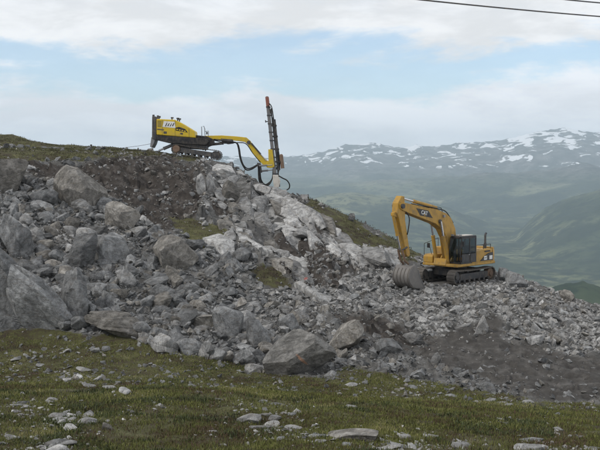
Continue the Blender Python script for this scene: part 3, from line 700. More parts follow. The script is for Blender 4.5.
# --- all other rocks: broken stone by zone, the largest as things, the rest as rubble
def candidates(n, y0, y1, wid=.36):
    y = np.sqrt(rng.uniform(y0 ** 2, y1 ** 2, n)); x = y * rng.uniform(-wid, wid, n); return x, y
def power(n, lo, hi, a):
    u = rng.uniform(0, 1, n); return (lo ** (1 - a) + u * (hi ** (1 - a) - lo ** (1 - a))) ** (1 / (1 - a))
x, y = candidates(190000, 38, 92)
hb = base_h(x, y); zz = zones(x, y, hb)
u, v = proj(x, y, hb)
cl = fbm(x * .35, y * .35, 301, 4)
w_t = np.where(zz['talus'] > .5, .52, 0); w_p = np.where(zz['pile'] > .5, .62, 0)
w_b = np.where((zz['bed'] > .5) & (w_p == 0), .06, 0); w_s = np.where((zz['soil'] > .5), .16, 0); w_d = np.where(zz['dirt'] > .5, .06, 0)
w_m = np.where((zz['moss'] > .5) | ((zz['turf'] > .5) & (y > 76)), .018, 0)
wgt = np.maximum.reduce([w_t, w_p, w_b, w_s, w_d, w_m])
wgt = np.where(zz['soil'] > .5, np.minimum(wgt, .2), wgt); wgt = np.where(zz['moss'] > .5, np.minimum(wgt, .02), wgt)
none = (zz['talus'] < .5) & (zz['grass'] < .5) & (zz['turf'] < .5) & (wgt == 0); wgt = np.where(none, .2, wgt)
wgt = wgt * np.where(zz['grass'] > .5, .0, 1)
edge_grass = (polymask(u, v + 4, GRASS, 1) > .5) & (zz['grass'] > .4); wgt = np.where(edge_grass & (y < 52), .06, wgt)
keep = rng.uniform(0, 1, len(x)) < wgt * (1 + .5 * cl)
de = np.hypot(x - EXC[0], y - EXC[1]); lx_ = -(x - EXC[0]) * .7071 - (y - EXC[1]) * .7071; ly_ = (x - EXC[0]) * .7071 - (y - EXC[1]) * .7071
keep &= ~((np.abs(lx_) < 2.55) & (np.abs(ly_) < 1.66))
keep &= ~((np.abs(x - RIG[0]) < 3.2) & (np.abs(y - RIG[1]) < 1.9))
x, y, u, v = x[keep], y[keep], u[keep], v[keep]; zz = {k: q[keep] for k, q in zz.items()}; cl = cl[keep]
n = len(x)
left = 1 - sstep(u, 150, 420)
hi = .50 + .30 * left; size = power(n, .09, 1.0, 2.15) * hi
size = np.where(zz['pile'] > .5, power(n, .05, .60, 2.35), size)
size = np.where((zz['soil'] > .5) | (zz['dirt'] > .5), power(n, .04, .42, 2.2), size)
size = np.where((zz['bed'] > .5) & (zz['pile'] < .5), power(n, .07, .55, 2.2), size)
size = np.where(zz['grass'] > .4, np.minimum(size, .22), size)
for hx, hy, hr in taken:       # keep smaller stones off the big ones
    m = np.hypot(x - hx, y - hy) < hr * .75; size = np.where(m, np.minimum(size, .12), size)
dex = np.hypot(x - EXC[0], y - EXC[1]); size = np.where(dex < 4.5, np.minimum(size, .30), size)
z = height(x, y); pos = np.stack([x, y, z + size * rng.uniform(-.30, .26, n)], -1)
px = size * 2 * F / y
# colour class
bw = fbm(x * .22, y * .22, 333, 3) + rng.normal(0, .25, n)
cls = np.where(bw > .12, 1, 0) * np.where(left > .5, 1, 1)
cls = np.where((left > .6) & (bw <= .42), 0, cls); cls = np.where(rng.uniform(0, 1, n) < .16, 2, cls)
cls = np.where(zz['pile'] > .5, rng.choice([3, 1, 0, 2], n, p=[.13, .62, .15, .10]), cls)
cls = np.where((zz['bed'] > .5) & (zz['pile'] < .5), rng.choice([3, 1, 0, 2], n, p=[.2, .4, .25, .15]), cls)
cls = np.where((zz['soil'] > .5) & (zz['bed'] < .5), rng.choice([1, 0, 2], n, p=[.15, .35, .5]), cls)
CN = ['blue', 'pale', 'warm', 'white']; CW = ['blue grey', 'light grey', 'brownish', 'whitish']
order = np.argsort(-px); NIND = 250; ind = order[:NIND]; rest = order[NIND:]
TEMPL = [rock_data('rock', 3000 + i * 7, ICO3 if i % 3 else ICO4, (1, .62 + .3 * ((i * 5) % 7) / 7, .45 + .35 * ((i * 3) % 5) / 5), cuts=16 + i % 7) for i in range(22)]
BYMAT = {}
def template(i, c):
    if (i, c) not in BYMAT:
        me = TEMPL[i].copy(); me.materials.clear(); me.materials.append(M[c]); BYMAT[(i, c)] = me
    return BYMAT[(i, c)]
rot_i = rotmats(rng, NIND, .7)
LANDT = (('large pale brown boulder with', 'the large pale brown boulder'), ('big grey brown', 'the boulder beneath the knoll'), ('squat brownish', 'the squat brownish boulder'), ('blue grey wedge', 'the blue grey wedge boulder'), ('great leaning', 'the two leaning slabs'),
         ('wide flat faced', 'the wide flat faced rock'), ('wide grey brown', 'the boulder below the moss'), ('massive grey', 'the orange streaked boulder'), ('smooth faced', 'the smooth faced block'), ('low flat grey', 'the low flat rock'),
         ('long low brown', 'the long brown slab'), ('pale flat topped', 'the pale tipped slab'), ('light grey diamond', 'the diamond shaped rock'), ('right beside the moss', 'the bedrock beside the moss'), ('long whitish bedrock', 'the sloping bedrock ledge'),
         ('face under the drill mast', 'the rock face under the mast'), ('rounded whitish', 'the outcrop by the bucket'), ('red paint mark', 'the red marked rock'), ('lone dark', 'the lone ridge boulder'), ('the broader of a pair', 'the pale pair under the rig'),
         ('flat beige', 'the flat beige slab'), ('top of the dark earth', 'the rock atop the bank'), ('behind the excavator', 'the rock behind the excavator'), ('brown tinted', 'the brown crest rock'), ('upright wedge', 'the streaked upright wedge'), ('broad blue grey block', 'the broad blue grey block'))
LAND = {}
for k_, h_ in enumerate(HERO):
    for a_, b_ in LANDT:
        if a_ in h_[6]: LAND[k_] = b_
LK = list(LAND)
for k, i in enumerate(ind):
    c = int(cls[i]); ti = int(rng.integers(0, len(TEMPL))); o = link_mesh('rock', template(ti, CN[c]))
    o.matrix_world = Matrix.Translation(pos[i]) @ Matrix(rot_i[k]).to_4x4() @ Matrix.Scale(float(size[i]), 4)
    dl = np.hypot(taken[LK, 0] - x[i], taken[LK, 1] - y[i]); near = LAND[LK[int(np.argmin(dl))]]
    zone = ('in pale rubble' if zz['pile'][i] > .5 else 'on blasted bedrock' if zz['bed'][i] > .5 else 'on brown soil' if zz['soil'][i] > .5 else 'on dark earth' if zz['dirt'][i] > .5 else 'in talus')
    sz = 'large' if size[i] > .62 else ('medium' if size[i] > .38 else 'small')
    fb, fc = .62 + .3 * ((ti * 5) % 7) / 7, .45 + .35 * ((ti * 3) % 5) / 5
    shp = 'thin' if fc < .55 else ('long' if fb < .75 else 'blocky')
    tag(o, f'{sz} {shp} {CW[c]} rock {zone} near {near}', 'rock', f'{sz} {shp} {CW[c]} rocks {zone} near {near}')
rr_ = rotmats(rng, n, .9)
grp = {'blue': cls == 0, 'warm': cls == 2, 'pale': cls == 1, 'white': cls == 3}
isrest = np.zeros(n, bool); isrest[rest] = True
for c, m in grp.items():
    i = np.nonzero(m & isrest)[0]
    scatter_mesh('rubble', pos[i], size[i], rr_[i], c + '_rubble')

# --- pale stones lying in the grass
BANDS = [((5, 358), (60, 372), (95, 384), (135, 396), 3.5), ((0, 402), (40, 412), (70, 424), (70, 424), 6), ((225, 402), (250, 416), (275, 428), (275, 428), 6),
         ((100, 348), (80, 352), (80, 352), (80, 352), 2), ((300, 436), (350, 440), (400, 446), (400, 446), 5), ((410, 440), (470, 446), (560, 446), (598, 444), 5), ((0, 436), (60, 446), (60, 446), (60, 446), 4), ((330, 382), (420, 396), (520, 410), (590, 424), 8)]
fu, fv = [], []
for b in BANDS:
    P = np.array(b[:4], float); m = 26 if b[4] > 3 else 8
    t = rng.uniform(0, 3, m); k = np.minimum(t.astype(int), 2); f = (t - k)[:, None]
    q = P[k] * (1 - f) + P[k + 1] * f + rng.normal(0, 1, (m, 2)) * np.array([9, b[4]]); fu += list(q[:, 0]); fv += list(q[:, 1])
fu += list(rng.uniform(-20, 620, 46)); fv += list(rng.uniform(352, 449, 46))
stones = []
for a, b in zip(fu, fv):
    if b > 452: continue
    g = ground_hit(a, min(b, 449))
    if g is None: continue
    _, zq = height(np.array([g[0]]), np.array([g[1]]), True)
    if zq['grass'][0] < .7 or g[1] > 48: continue
    if len(taken) and np.min(np.hypot(taken[:, 0] - g[0], taken[:, 1] - g[1]) - taken[:, 2]) < .1: continue
    stones.append(g)
FLT = (('standing on edge in', 'the stone standing on edge'), ('small bright white', 'the small bright white stone'), ('thin flat stone', 'the thin flat stone'), ('broad flat pale slab', 'the broad sunk slab'), ('wide flat pale stone', 'the wide flat pale stone'),
       ('white flat stone', 'the white flat stone'), ('broken flat grey', 'the patch of chips'), ('long low brown slab', 'the long brown slab'), ('larger of two', 'the two leaning slabs'), ('single light round', 'the light round rock'), ('small flat pale', 'the small pale stone'))
FL = {}
for k_, h_ in enumerate(HERO):
    for a_, b_ in FLT:
        if a_ in h_[6]: FL[k_] = b_
FK = list(FL)
for k, g in enumerate(stones):
    s = float(power(1, .05, .22, 2.0)[0]) * (.70 + g[1] / 55); c = 'white' if rng.uniform() < .2 else ('pale' if rng.uniform() < .75 else 'blue')
    ti = int(rng.integers(0, len(TEMPL))); o = link_mesh('stone', template(ti, c)); shp = 'long' if .62 + .3 * ((ti * 5) % 7) / 7 < .75 else 'squat'
    a = rng.uniform(0, 6.28); o.scale = (s * 1.25, s, s * rng.uniform(.45, .75)); o.rotation_euler = (rng.uniform(-.2, .2), rng.uniform(-.2, .2), a)
    o.location = (g[0], g[1], g[2] + s * .12)
    cw = {'white': 'whitish', 'pale': 'light grey', 'blue': 'grey'}[c]; sz = 'broad' if s > .16 else ('small' if s < .09 else 'flat')
    dl = np.hypot(taken[FK, 0] - g[0], taken[FK, 1] - g[1]); near = FL[FK[int(np.argmin(dl))]]
    tag(o, f'{sz} {shp} {cw} loose stone in the grass near {near}', 'stone', f'{sz} {shp} {cw} stones in the grass near {near}')
sp_ = np.array([(g[0], g[1]) for g in stones])
ax = np.repeat(sp_[:, 0], 9) + rng.normal(0, .5, len(sp_) * 9); ay = np.repeat(sp_[:, 1], 9) + rng.normal(0, .7, len(sp_) * 9)
as_ = power(len(ax), .02, .10, 2.0); az = height(ax, ay)
scatter_mesh('stone_chips', np.stack([ax, ay, az + as_ * .2], -1), as_, rotmats(rng, len(ax), .6), 'white_rubble')

# ------------------------------------------------------------------ grass and low heath
def blades(name, x, y, z, hgt, width, nb, material, spread):
    n = len(x) ; x = np.repeat(x, nb); y = np.repeat(y, nb); z = np.repeat(z, nb); h = np.repeat(hgt, nb) * rng.uniform(.5, 1.15, n * nb); sp = np.repeat(spread, nb)
    x = x + rng.normal(0, 1, n * nb) * sp; y = y + rng.normal(0, 1, n * nb) * sp; N_ = n * nb
    a = rng.uniform(0, 2 * np.pi, N_); ln = h * rng.uniform(.15, .9, N_); wd = np.repeat(width, nb) * rng.uniform(.6, 1.3, N_)
    b = rng.uniform(0, np.pi, N_); bx, by = np.cos(b) * wd / 2, np.sin(b) * wd / 2
    tx, ty = x + np.cos(a) * ln, y + np.sin(a) * ln
    mx, my = x + np.cos(a) * ln * .3, y + np.sin(a) * ln * .3
    V = np.stack([np.stack([x - bx, y - by, z - .02], -1), np.stack([x + bx, y + by, z - .02], -1), np.stack([mx + bx * .8, my + by * .8, z + h * .6], -1), np.stack([mx - bx * .8, my - by * .8, z + h * .6], -1), np.stack([tx, ty, z + h], -1)], 1).reshape(-1, 3)
    i = np.arange(N_)[:, None] * 5
    Fc = np.concatenate([i + np.array([[0, 1, 2]]), i + np.array([[0, 2, 3]]), i + np.array([[3, 2, 4]])])
    me = mesh_arrays(name, V, Fc, True); return tag(link_mesh(name, me, M[material]), kind='stuff')
ng = 88000
gy = 15.5 * (53 / 15.5) ** (rng.uniform(0, 1, ng) ** .8); gx = gy * rng.uniform(-.37, .37, ng)
gz, zg = height(gx, gy, True)
dens = .75 + .9 * fbm(gx * .5, gy * .5, 411, 4)
k = (zg['grass'] > rng.uniform(.3, .7, ng)) & (rng.uniform(0, 1, ng) < dens)
sd2 = np.full(ng, 9.0)
for q in sp_: sd2 = np.minimum(sd2, (gx - q[0]) ** 2 + (gy - q[1]) ** 2)
k &= sd2 > .015
for hx, hy, hr in taken: k &= np.hypot(gx - hx, gy - hy) > hr * .8
gx, gy, gz = gx[k], gy[k], gz[k]
tall = fbm(gx * 1.1, gy * 1.1, 421, 3)
blades('grass', gx, gy, gz, (.045 + .05 * np.clip(tall + .35, 0, 1.2)), .010 * gy / 20 + .004, 6, 'grass', .07 + .002 * gy)
# heath shrubs in patches
ns = 16000
hy_ = 15.5 * (50 / 15.5) ** rng.uniform(0, 1, ns); hx_ = hy_ * rng.uniform(-.37, .37, ns); hz_, zh = height(hx_, hy_, True)
patch = fbm(hx_ * .75, hy_ * .75, 431, 4); k = (patch > .30) & (zh['grass'] > .6)
for q in taken: k &= np.hypot(hx_ - q[0], hy_ - q[1]) > q[2]
blades('heath_plants', hx_[k], hy_[k], hz_[k], (.06 + .06 * np.clip((patch[k] - .3) * 3, 0, 1)), .022 + 0 * hx_[k], 10, 'shrub', .08 + 0 * hx_[k])
# turf on the rim, the knoll and the mossy ridge
nt = 90000
ty_ = rng.uniform(56, 120, nt); tx_ = ty_ * rng.uniform(-.36, .16, nt); tz_, zt = height(tx_, ty_, True)
k = np.maximum(zt['turf'], zt['moss']) > rng.uniform(.4, .8, nt); k &= ~((np.abs(tx_ - RIG[0]) < 2.4) & (np.abs(ty_ - RIG[1]) < 1.4))
k &= rng.uniform(0, 1, nt) < .30 + .5 * fbm(tx_ * .4, ty_ * .4, 441, 4)
blades('turf', tx_[k], ty_[k], tz_[k], .06 + .06 * rng.uniform(0, 1, k.sum()), .035 + 0 * tx_[k], 5, 'turf', .16 + 0 * tx_[k])

# ------------------------------------------------------------------ shared machine parts
def track(parent, name, yc, c0, r0, c1, r1, width, frame_mat, chain_mat, pitch, shoe_h, wheels=7, grouser=.03):
    """crawler track in the x-z plane at y=yc: wheel circles c0 (front) and c1 (rear)"""
    c0 = np.array(c0, float); c1 = np.array(c1, float); d = c1 - c0; Ln = np.hypot(*d); e = d / Ln; nrm = np.array([-e[1], e[0]])
    if nrm[1] < 0: nrm = -nrm
    path = []
    def arc(c, r, a0, a1, m): return [c + r * np.array([math.cos(a), math.sin(a)]) for a in np.linspace(a0, a1, m)]
    an = math.atan2(nrm[1], nrm[0])
    top = [c0 + nrm * r0 + (c1 + nrm * r1 - c0 - nrm * r0) * t for t in np.linspace(0, 1, 20)]
    for i, t in enumerate(np.linspace(0, 1, 20)): top[i] = top[i] - nrm * (.05 * Ln / 4) * math.sin(math.pi * t)
    sgn = 1 if e[0] < 0 else -1
    rear = arc(c1, r1, an, an + sgn * math.pi, 16); bot = [c1 - nrm * r1 + (c0 - nrm * r0 - c1 + nrm * r1) * t for t in np.linspace(0, 1, 20)]
    front = arc(c0, r0, an + sgn * math.pi, an + sgn * 2 * math.pi, 16)
    P = np.array(top + rear[1:] + bot[1:] + front[1:]); seg = np.hypot(*np.diff(P, axis=0).T); s = np.concatenate([[0], np.cumsum(seg)]); n = int(round(s[-1] / pitch))
    mb = MB(); rng2 = np.random.default_rng(3)
    for i in range(n):
        q = i * s[-1] / n; xx = np.interp(q, s, P[:, 0]); zz_ = np.interp(q, s, P[:, 1]); x2 = np.interp((q + .02) % s[-1], s, P[:, 0]); z2 = np.interp((q + .02) % s[-1], s, P[:, 1])
        a = math.atan2(z2 - zz_, x2 - xx); rot = Matrix.Rotation(-a, 3, 'Y')
        mb.box((xx, yc, zz_), (pitch * .90, width, shoe_h), rot)
        off = rot @ Vector((0, 0, 1)); cen = (c0 + c1) / 2; s_ = 1 if (off.x * (xx - cen[0]) + off.z * (zz_ - cen[1])) > 0 else -1
        mb.box((xx + off.x * s_ * (shoe_h / 2 + grouser / 2), yc, zz_ + off.z * s_ * (shoe_h / 2 + grouser / 2)), (pitch * .18, width, grouser), rot)
    root = mb.build(name, M[chain_mat], parent)
    fr = MB(); mid0 = c0 + e * r0 * .9; mid1 = c1 - e * r1 * .9
    fr.prism([tuple(mid0 + nrm * r0 * .45), tuple(mid1 + nrm * r1 * .45), tuple(mid1 - nrm * r1 * .55), tuple(mid0 - nrm * r0 * .55)], yc - width * .36, yc + width * .36)
    fr.build('track_frame', M[frame_mat], root, .02)
    for nm, c, r in (('idler', c0, r0), ('sprocket', c1, r1)):
        w_ = MB(); w_.cyl((c[0], yc - width * .30, c[1]), (c[0], yc + width * .30, c[1]), r * .86, n=22); w_.cyl((c[0], yc - width * .42, c[1]), (c[0], yc + width * .42, c[1]), r * .38, n=16)
        w_.build(nm, M['brown' if nm == 'sprocket' else frame_mat], root, .01)
    for i in range(wheels):
        t = (i + .5) / wheels; q = (c0 - nrm * r0) * (1 - t) + (c1 - nrm * r1) * t + nrm * r0 * .34
        MB().cyl((q[0], yc - width * .40, q[1]), (q[0], yc + width * .40, q[1]), r0 * .27, n=12).build('roller', M[frame_mat], root)
    for t in (.33, .68):
        q = c0 + (c1 - c0) * t + nrm * r0 * .72; MB().cyl((q[0], yc - width * .3, q[1]), (q[0], yc + width * .3, q[1]), r0 * .16, n=10).build('top_roller', M[frame_mat], root)
    return root
def ram(parent, name, p0, p1, r, split=.55, body='yellow'):
    p0, p1 = Vector(p0), Vector(p1); m = p0.lerp(p1, split)
    o = MB().cyl(p0, m, r, n=14).cyl(m - (p1 - p0).normalized() * .05, m + (p1 - p0).normalized() * .03, r * 1.12, n=14).build(name, M[body], parent, smooth=True)
    MB().cyl(m, p1, r * .55, n=12).build('rod', M['chrome'], o, smooth=True)
    return o
def text(body, size, loc, rot, material, parent, name, extrude=.006, shear=0.0):
    cu = bpy.data.curves.new('t', 'FONT'); cu.body = body; cu.size = size; cu.extrude = extrude; cu.align_x = 'CENTER'; cu.align_y = 'CENTER'; cu.shear = shear; cu.offset = size * .018
    t_ = bpy.data.objects.new('t', cu); COL.objects.link(t_); bpy.context.view_layer.update()
    me = bpy.data.meshes.new_from_object(t_.evaluated_get(bpy.context.evaluated_depsgraph_get())); me.materials.clear(); bpy.data.objects.remove(t_)
    o = link_mesh(name, me, M[material], parent); o.location = loc; o.rotation_euler = rot; return o

# ------------------------------------------------------------------ excavator (x forward, y left, z up)
def build_excavator():
    E = empty('excavator', tuple(EXC), (0, 0, R(225)))
    tag(E, 'yellow tracked excavator with dark cab and lowered bucket standing on pale rubble', 'excavator')
    for s in (1, -1): track(E, 'track', s * 1.28, (1.98, .48), .42, (-1.92, .48), .42, .60, 'dark', 'track', .20, .05)
    MB().box((0, 0, .70), (2.2, 1.9, .42)).box((.9, 0, .62), (.5, 2.3, .34)).box((-.9, 0, .62), (.5, 2.3, .34)).build('undercarriage', M['dark'], E, .03)
    MB().cyl((0, 0, .88), (0, 0, 1.12), .72, n=32).build('turntable', M['dark'], E, .02)
    # upper frame
    MB().prism([(1.85, 1.12), (1.85, 1.30), (-2.55, 1.30), (-2.55, 1.12)], -1.42, 1.42).build('platform', M['yellow'], E, .04)
    MB().box((-.35, 0, 1.06), (3.4, 1.5, .12)).build('belly_plate', M['dark'], E, .01)
    # engine house, left side behind the cab
    MB().prism([(-.35, 1.30), (-.35, 2.02), (-1.2, 2.14), (-2.28, 2.14), (-2.28, 1.30)], -1.40, 1.38).build('engine_hood', M['yellow'], E, .06)
    cw = MB()
    prof = []
    for k in range(9):
        a = -math.pi / 2 + math.pi * k / 8; prof.append((-2.30 - .55 * max(0, math.cos(a)) ** .55, 1.40 * math.sin(a)))
    n = len(prof); vs = []; fs = []
    for zz_, sc in ((1.10, .94), (1.22, 1.0), (1.95, 1.0), (2.16, .97), (2.22, .90)):
        vs += [(-2.30 + (a + 2.30) * sc, b * (.985 if sc < 1 else 1), zz_) for a, b in prof]
    for r_ in range(4):
        for k in range(n): fs.append((r_ * n + k, r_ * n + (k + 1) % n, (r_ + 1) * n + (k + 1) % n, (r_ + 1) * n + k))
    fs += [tuple(range(n)), tuple(range(5 * n - 1, 4 * n - 1, -1))]
    cw.add(vs, fs); cw.build('counterweight', M['yellow'], E, .03)
    # black side panels with the sweeping yellow edge
    for s in (1, -1):
        yy = s * 1.42
        blk = MB().prism([(-.75, 1.36), (-1.30, 1.70), (-1.75, 1.86), (-2.26, 1.90), (-2.26, 1.34)], min(yy - s * .05, yy), max(yy - s * .05, yy)).build('side_panel', M['black'], E)
        for k, xx in enumerate((-1.36, -2.00)):
            MB().box((xx, yy + s * .004, 1.56), (.34, .016, .26)).build('decal', M['white_paint'], blk)
        text('CAT', .15, (-1.36, yy + s * .014, 1.56), (R(90), 0, R(180) if s > 0 else 0), 'black', blk, 'lettering', .003)
        MB().box((-1.0, yy + s * .002, 1.335), (2.4, .02, .05)).build('trim_strip', M['yellow'], E)
        MB().box((-1.62, yy - s * .03, 2.00), (.62, .05, .10)).build('vent', M['black'], E)
    MB().box((-2.868, 0, 1.62), (.02, 1.3, .34)).build('rear_panel', M['black'], E)
    # hood furniture
    MB().box((-1.25, -.45, 2.20), (1.2, 1.4, .16)).build('hood_cover', M['dark'], E, .03)
    ex = MB().cyl((-2.05, .92, 2.1), (-2.05, .92, 3.02), .075, n=14).cyl((-2.05, .92, 2.1), (-2.05, .92, 2.5), .10, n=14); ex.tube([(-2.05, .92, 3.0), (-2.08, .92, 3.10), (-2.16, .92, 3.17)], .075, 12); ex.build('exhaust_pipe', M['dark'], E, smooth=True)
    MB().cyl((-1.05, -.9, 2.2), (-1.05, -.9, 2.62), .13, n=14).build('air_cleaner', M['black'], E, .02)
    for s, x0, x1 in ((1, -2.2, -.5), (-1, -2.2, -.2)):
        MB().tube([(x0, s * 1.25, 2.14), (x0, s * 1.25, 2.44), (x1, s * 1.25, 2.44), (x1, s * 1.25, 2.05)], .025, 8).cyl(((x0 + x1) / 2, s * 1.25, 2.1), ((x0 + x1) / 2, s * 1.25, 2.44), .022, n=8).build('handrail', M['black'], E)
    # right front: tool box and tank
    MB().prism([(1.82, 1.30), (1.82, 1.72), (1.62, 1.86), (.75, 1.86), (.75, 1.30)], -1.40, -.62).build('tool_box', M['yellow'], E, .05)
    MB().prism([(.72, 1.30), (.72, 2.30), (-.32, 2.30), (-.32, 1.30)], -1.40, -.62).build('fuel_tank', M['yellow'], E, .06)
    MB().tube([(1.75, -1.36, 1.8), (1.75, -1.36, 2.55), (.2, -1.36, 2.85), (.2, -1.36, 2.3)], .022, 8).build('handrail', M['black'], E)
    MB().tube([(1.78, -.70, 1.85), (1.80, -.86, 2.35)], .018, 6).box((1.82, -.95, 2.45), (.05, .2, .32)).build('mirror', M['black'], E)
    # cab
    C = empty('cab', (0, 0, 0)); C.parent = E
    x0, x1, y0, y1, z0, z1 = -.32, 1.42, .46, 1.40, 1.30, 3.08
    fr = MB(); fp = [(x1, z0), (x1 + .08, 2.0), (x1 - .10, z1 - .06)]
    for yy in (y0 + .035, y1 - .035):
        fr.box(((x0 + .04), yy, (z0 + z1) / 2), (.09, .07, z1 - z0)); fr.box((.42, yy, (z0 + z1) / 2), (.09, .068, z1 - z0 - .01))
        for a, b in zip(fp[:-1], fp[1:]): fr.cyl((a[0] - .03, yy, a[1]), (b[0] - .03, yy, b[1]), .045, n=8)
        fr.box(((x0 + x1) / 2, yy, z0 + .05), (x1 - x0, .066, .11)); fr.box(((x0 + x1) / 2 - .03, yy, z1 - .08), (x1 - x0 - .08, .066, .09))
    for xx, zz_ in ((x1 - .02, z0 + .06), (x1 - .12, z1 - .08), (x0 + .045, z0 + .06), (x0 + .045, z1 - .08), (x0 + .045, 2.05)):
        fr.box((xx, (y0 + y1) / 2, zz_), (.075, y1 - y0 - .1, .09))
    fr.build('cab_frame', M['black'], C, .012)
    MB().box((x0 + .04, (y0 + y1) / 2, 1.68), (.05, y1 - y0 - .15, .66)).build('rear_wall', M['black'], C)
    rf = MB().prism([(x0 - .02, z1 - .04), (x0 + .03, z1 + .06), (x1 - .22, z1 + .06), (x1 - .06, z1 - .04)], y0 - .01, y1 + .01).build('roof', M['black'], C, .03)
    MB().box((.40, (y0 + y1) / 2, z1 + .075), (1.0, .68, .05)).build('roof_hatch', M['roof'], rf, .02)
    ym = (y0 + y1) / 2
    g = MB(); g.add([(x1 + .0, y0 + .06, z0 + .1), (x1 + .0, y1 - .06, z0 + .1), (x1 + .07, y1 - .06, 2.0), (x1 + .07, y0 + .06, 2.0), (x1 - .09, y1 - .06, z1 - .1), (x1 - .09, y0 + .06, z1 - .1)], [(0, 1, 2, 3), (3, 2, 4, 5)]); g.build('windscreen', M['glass'], C)
    dr = MB().box((.93, y1 + .006, 1.68), (.82, .03, .55)).build('door', M['black'], C, .01)
    MB().box((.90, y1 - .01, 2.48), (.78, .012, .96)).build('door_window', M['glass'], dr); MB().box((.56, y1 + .04, 1.90), (.14, .04, .05)).build('handle', M['steel'], dr)
    MB().box((.07, y1 - .01, 2.48), (.58, .012, .96)).build('side_window', M['glass'], C); MB().box((.07, y1 + .004, 1.68), (.60, .03, .55)).build('side_wall', M['black'], C)
    MB().box((x0 + .03, ym, 2.52), (.012, .78, .82)).build('rear_window', M['glass'], C)
    MB().box((.5, y0 + .02, 2.3), (1.6, .012, 1.3)).build('side_window', M['glass'], C)
    MB().prism([(.1, 1.45), (.1, 1.75), (.6, 1.8), (.6, 1.68), (.22, 1.62)], ym - .24, ym + .24).prism([(.0, 1.7), (-.08, 2.45), (.06, 2.47), (.16, 1.75)], ym - .22, ym + .22).build('operator_seat', M['dark'], C, .03)
    MB().box((1.05, ym - .28, 1.75), (.12, .1, .75)).build('console', M['dark'], C)
    MB().tube([(x1 - .05, y1 + .02, z1 - .25), (x1 + .12, y1 + .2, z1 - .28)], .015, 6).box((x1 + .12, y1 + .24, z1 - .42), (.05, .16, .34)).build('mirror', M['black'], C)
    for yy in (y0 + .15, y1 - .15): MB().box((x1 - .12, yy, z1 + .10), (.10, .16, .12)).build('work_lamp', M['steel'], C, .01)
    # boom
    W = .30
    bp = [(.62, 1.42), (.42, 1.75), (.36, 2.60), (.52, 3.55), (1.00, 4.28), (1.55, 4.62), (2.4, 4.86), (4.76, 5.24), (6.10, 5.46), (6.42, 5.36), (6.36, 5.06), (6.05, 4.92), (5.0, 4.62), (2.7, 3.98), (1.95, 3.58), (1.52, 3.02), (1.30, 2.2), (1.14, 1.52), (.90, 1.36)]
    bm_ = MB().prism(bp, -W, W).build('boom', M['yellow'], E, .035)
    for s in (1, -1):
        yy = s * (W + .004)
        MB().prism([(3.05, 4.36), (3.52, 4.86), (4.78, 5.06), (4.36, 4.58)], min(yy, yy + s * .008), max(yy, yy + s * .008)).build('logo_panel', M['black'], bm_)
        text('CAT', .34, (3.94, yy + s * .014, 4.72), (R(90), R(10) if s > 0 else R(-10), R(180) if s > 0 else 0), 'white_paint', bm_, 'lettering', .006)
        MB().prism([(3.80, 4.52), (4.02, 4.58), (3.92, 4.68)], min(yy + s * .009, yy + s * .016), max(yy + s * .009, yy + s * .016)).build('logo_triangle', M['yellow'], bm_)
        MB().tube(spline([(.7, s * .22, 3.95), (1.5, s * .22, 4.72), (2.4, s * .22, 4.95), (3.6, s * .24, 5.13), (4.6, s * .24, 5.32)], 5), .035, 8).build('hose', M['rubber'], bm_, smooth=True)
        MB().cyl((2.30, s * .30, 4.12), (2.30, s * .40, 4.12), .13, n=14).build('pivot_pin', M['dark'], bm_)
        MB().cyl((6.18, s * .30, 5.22), (6.18, s * .42, 5.22), .15, n=16).build('pivot_pin', M['dark'], bm_)
        ram(E, 'boom_cylinder', (1.62, s * .46, 1.48), (2.30, s * .40, 4.12), .125, .62)
    MB().prism([(.45, 1.25), (.45, 1.85), (1.0, 1.75), (1.35, 1.25)], -.52, -.40).prism([(.45, 1.25), (.45, 1.85), (1.0, 1.75), (1.35, 1.25)], .34, .44).prism([(1.3, 1.2), (1.4, 1.62), (1.8, 1.62), (1.9, 1.2)], -.5, .5).build('boom_bracket', M['yellow'], E, .02)
    MB().prism([(2.25, 4.8), (2.35, 5.12), (2.75, 5.16), (2.85, 4.9)], -.14, .14).build('cylinder_bracket', M['yellow'], E, .02)
    ram(E, 'stick_cylinder', (2.55, 0, 5.06), (6.02, 0, 5.74), .115, .60)
    MB().tube([(1.55, 0, 4.62), (1.75, 0, 4.98), (2.15, 0, 5.05), (2.4, 0, 4.9)], .025, 8).build('boom_rail', M['black'], bm_)
    MB().box((1.9, .36, 4.45), (.16, .12, .16)).build('boom_lamp', M['steel'], bm_, .01)
    # stick
    sp = [(5.86, 5.82), (6.14, 5.86), (6.52, 5.42), (6.56, 4.80), (6.40, 4.42), (5.62, 2.12), (5.46, 1.98), (5.28, 2.08), (5.30, 2.3), (5.78, 4.30), (5.82, 5.0)]
    st = MB().prism(sp, -.23, .23).build('stick', M['yellow'], E, .03)
    ram(E, 'bucket_cylinder', (6.72, 0, 4.72), (5.98, 0, 2.44), .10, .58)
    MB().prism([(6.45, 4.9), (6.80, 4.82), (6.80, 4.62), (6.42, 4.5)], -.12, .12).build('cylinder_bracket', M['yellow'], st, .02)
    for s in (1, -1):
        MB().tube([(5.98, s * .17, 2.44), (5.62, s * .27, 2.62)], .06, 8).build('linkage', M['dark'], E)
        MB().tube([(5.98, s * .17, 2.44), (5.72, s * .17, 1.75), (5.40, s * .2, 1.52)], .07, 8).build('linkage', M['brown'], E)
        MB().tube(spline([(5.9, s * .26, 5.0), (5.45, s * .28, 4.45), (5.55, s * .28, 3.7), (5.62, s * .26, 3.4)], 5), .035, 8).build('hose', M['rubber'], st, smooth=True)
    # bucket: shell of a curved back, side plates, lip and teeth, curled toward the machine
    outer = [(5.20, 1.92), (5.62, 1.86), (5.98, 1.52), (6.10, 1.08), (5.96, .66), (5.60, .34), (5.10, .18), (4.20, .14)]
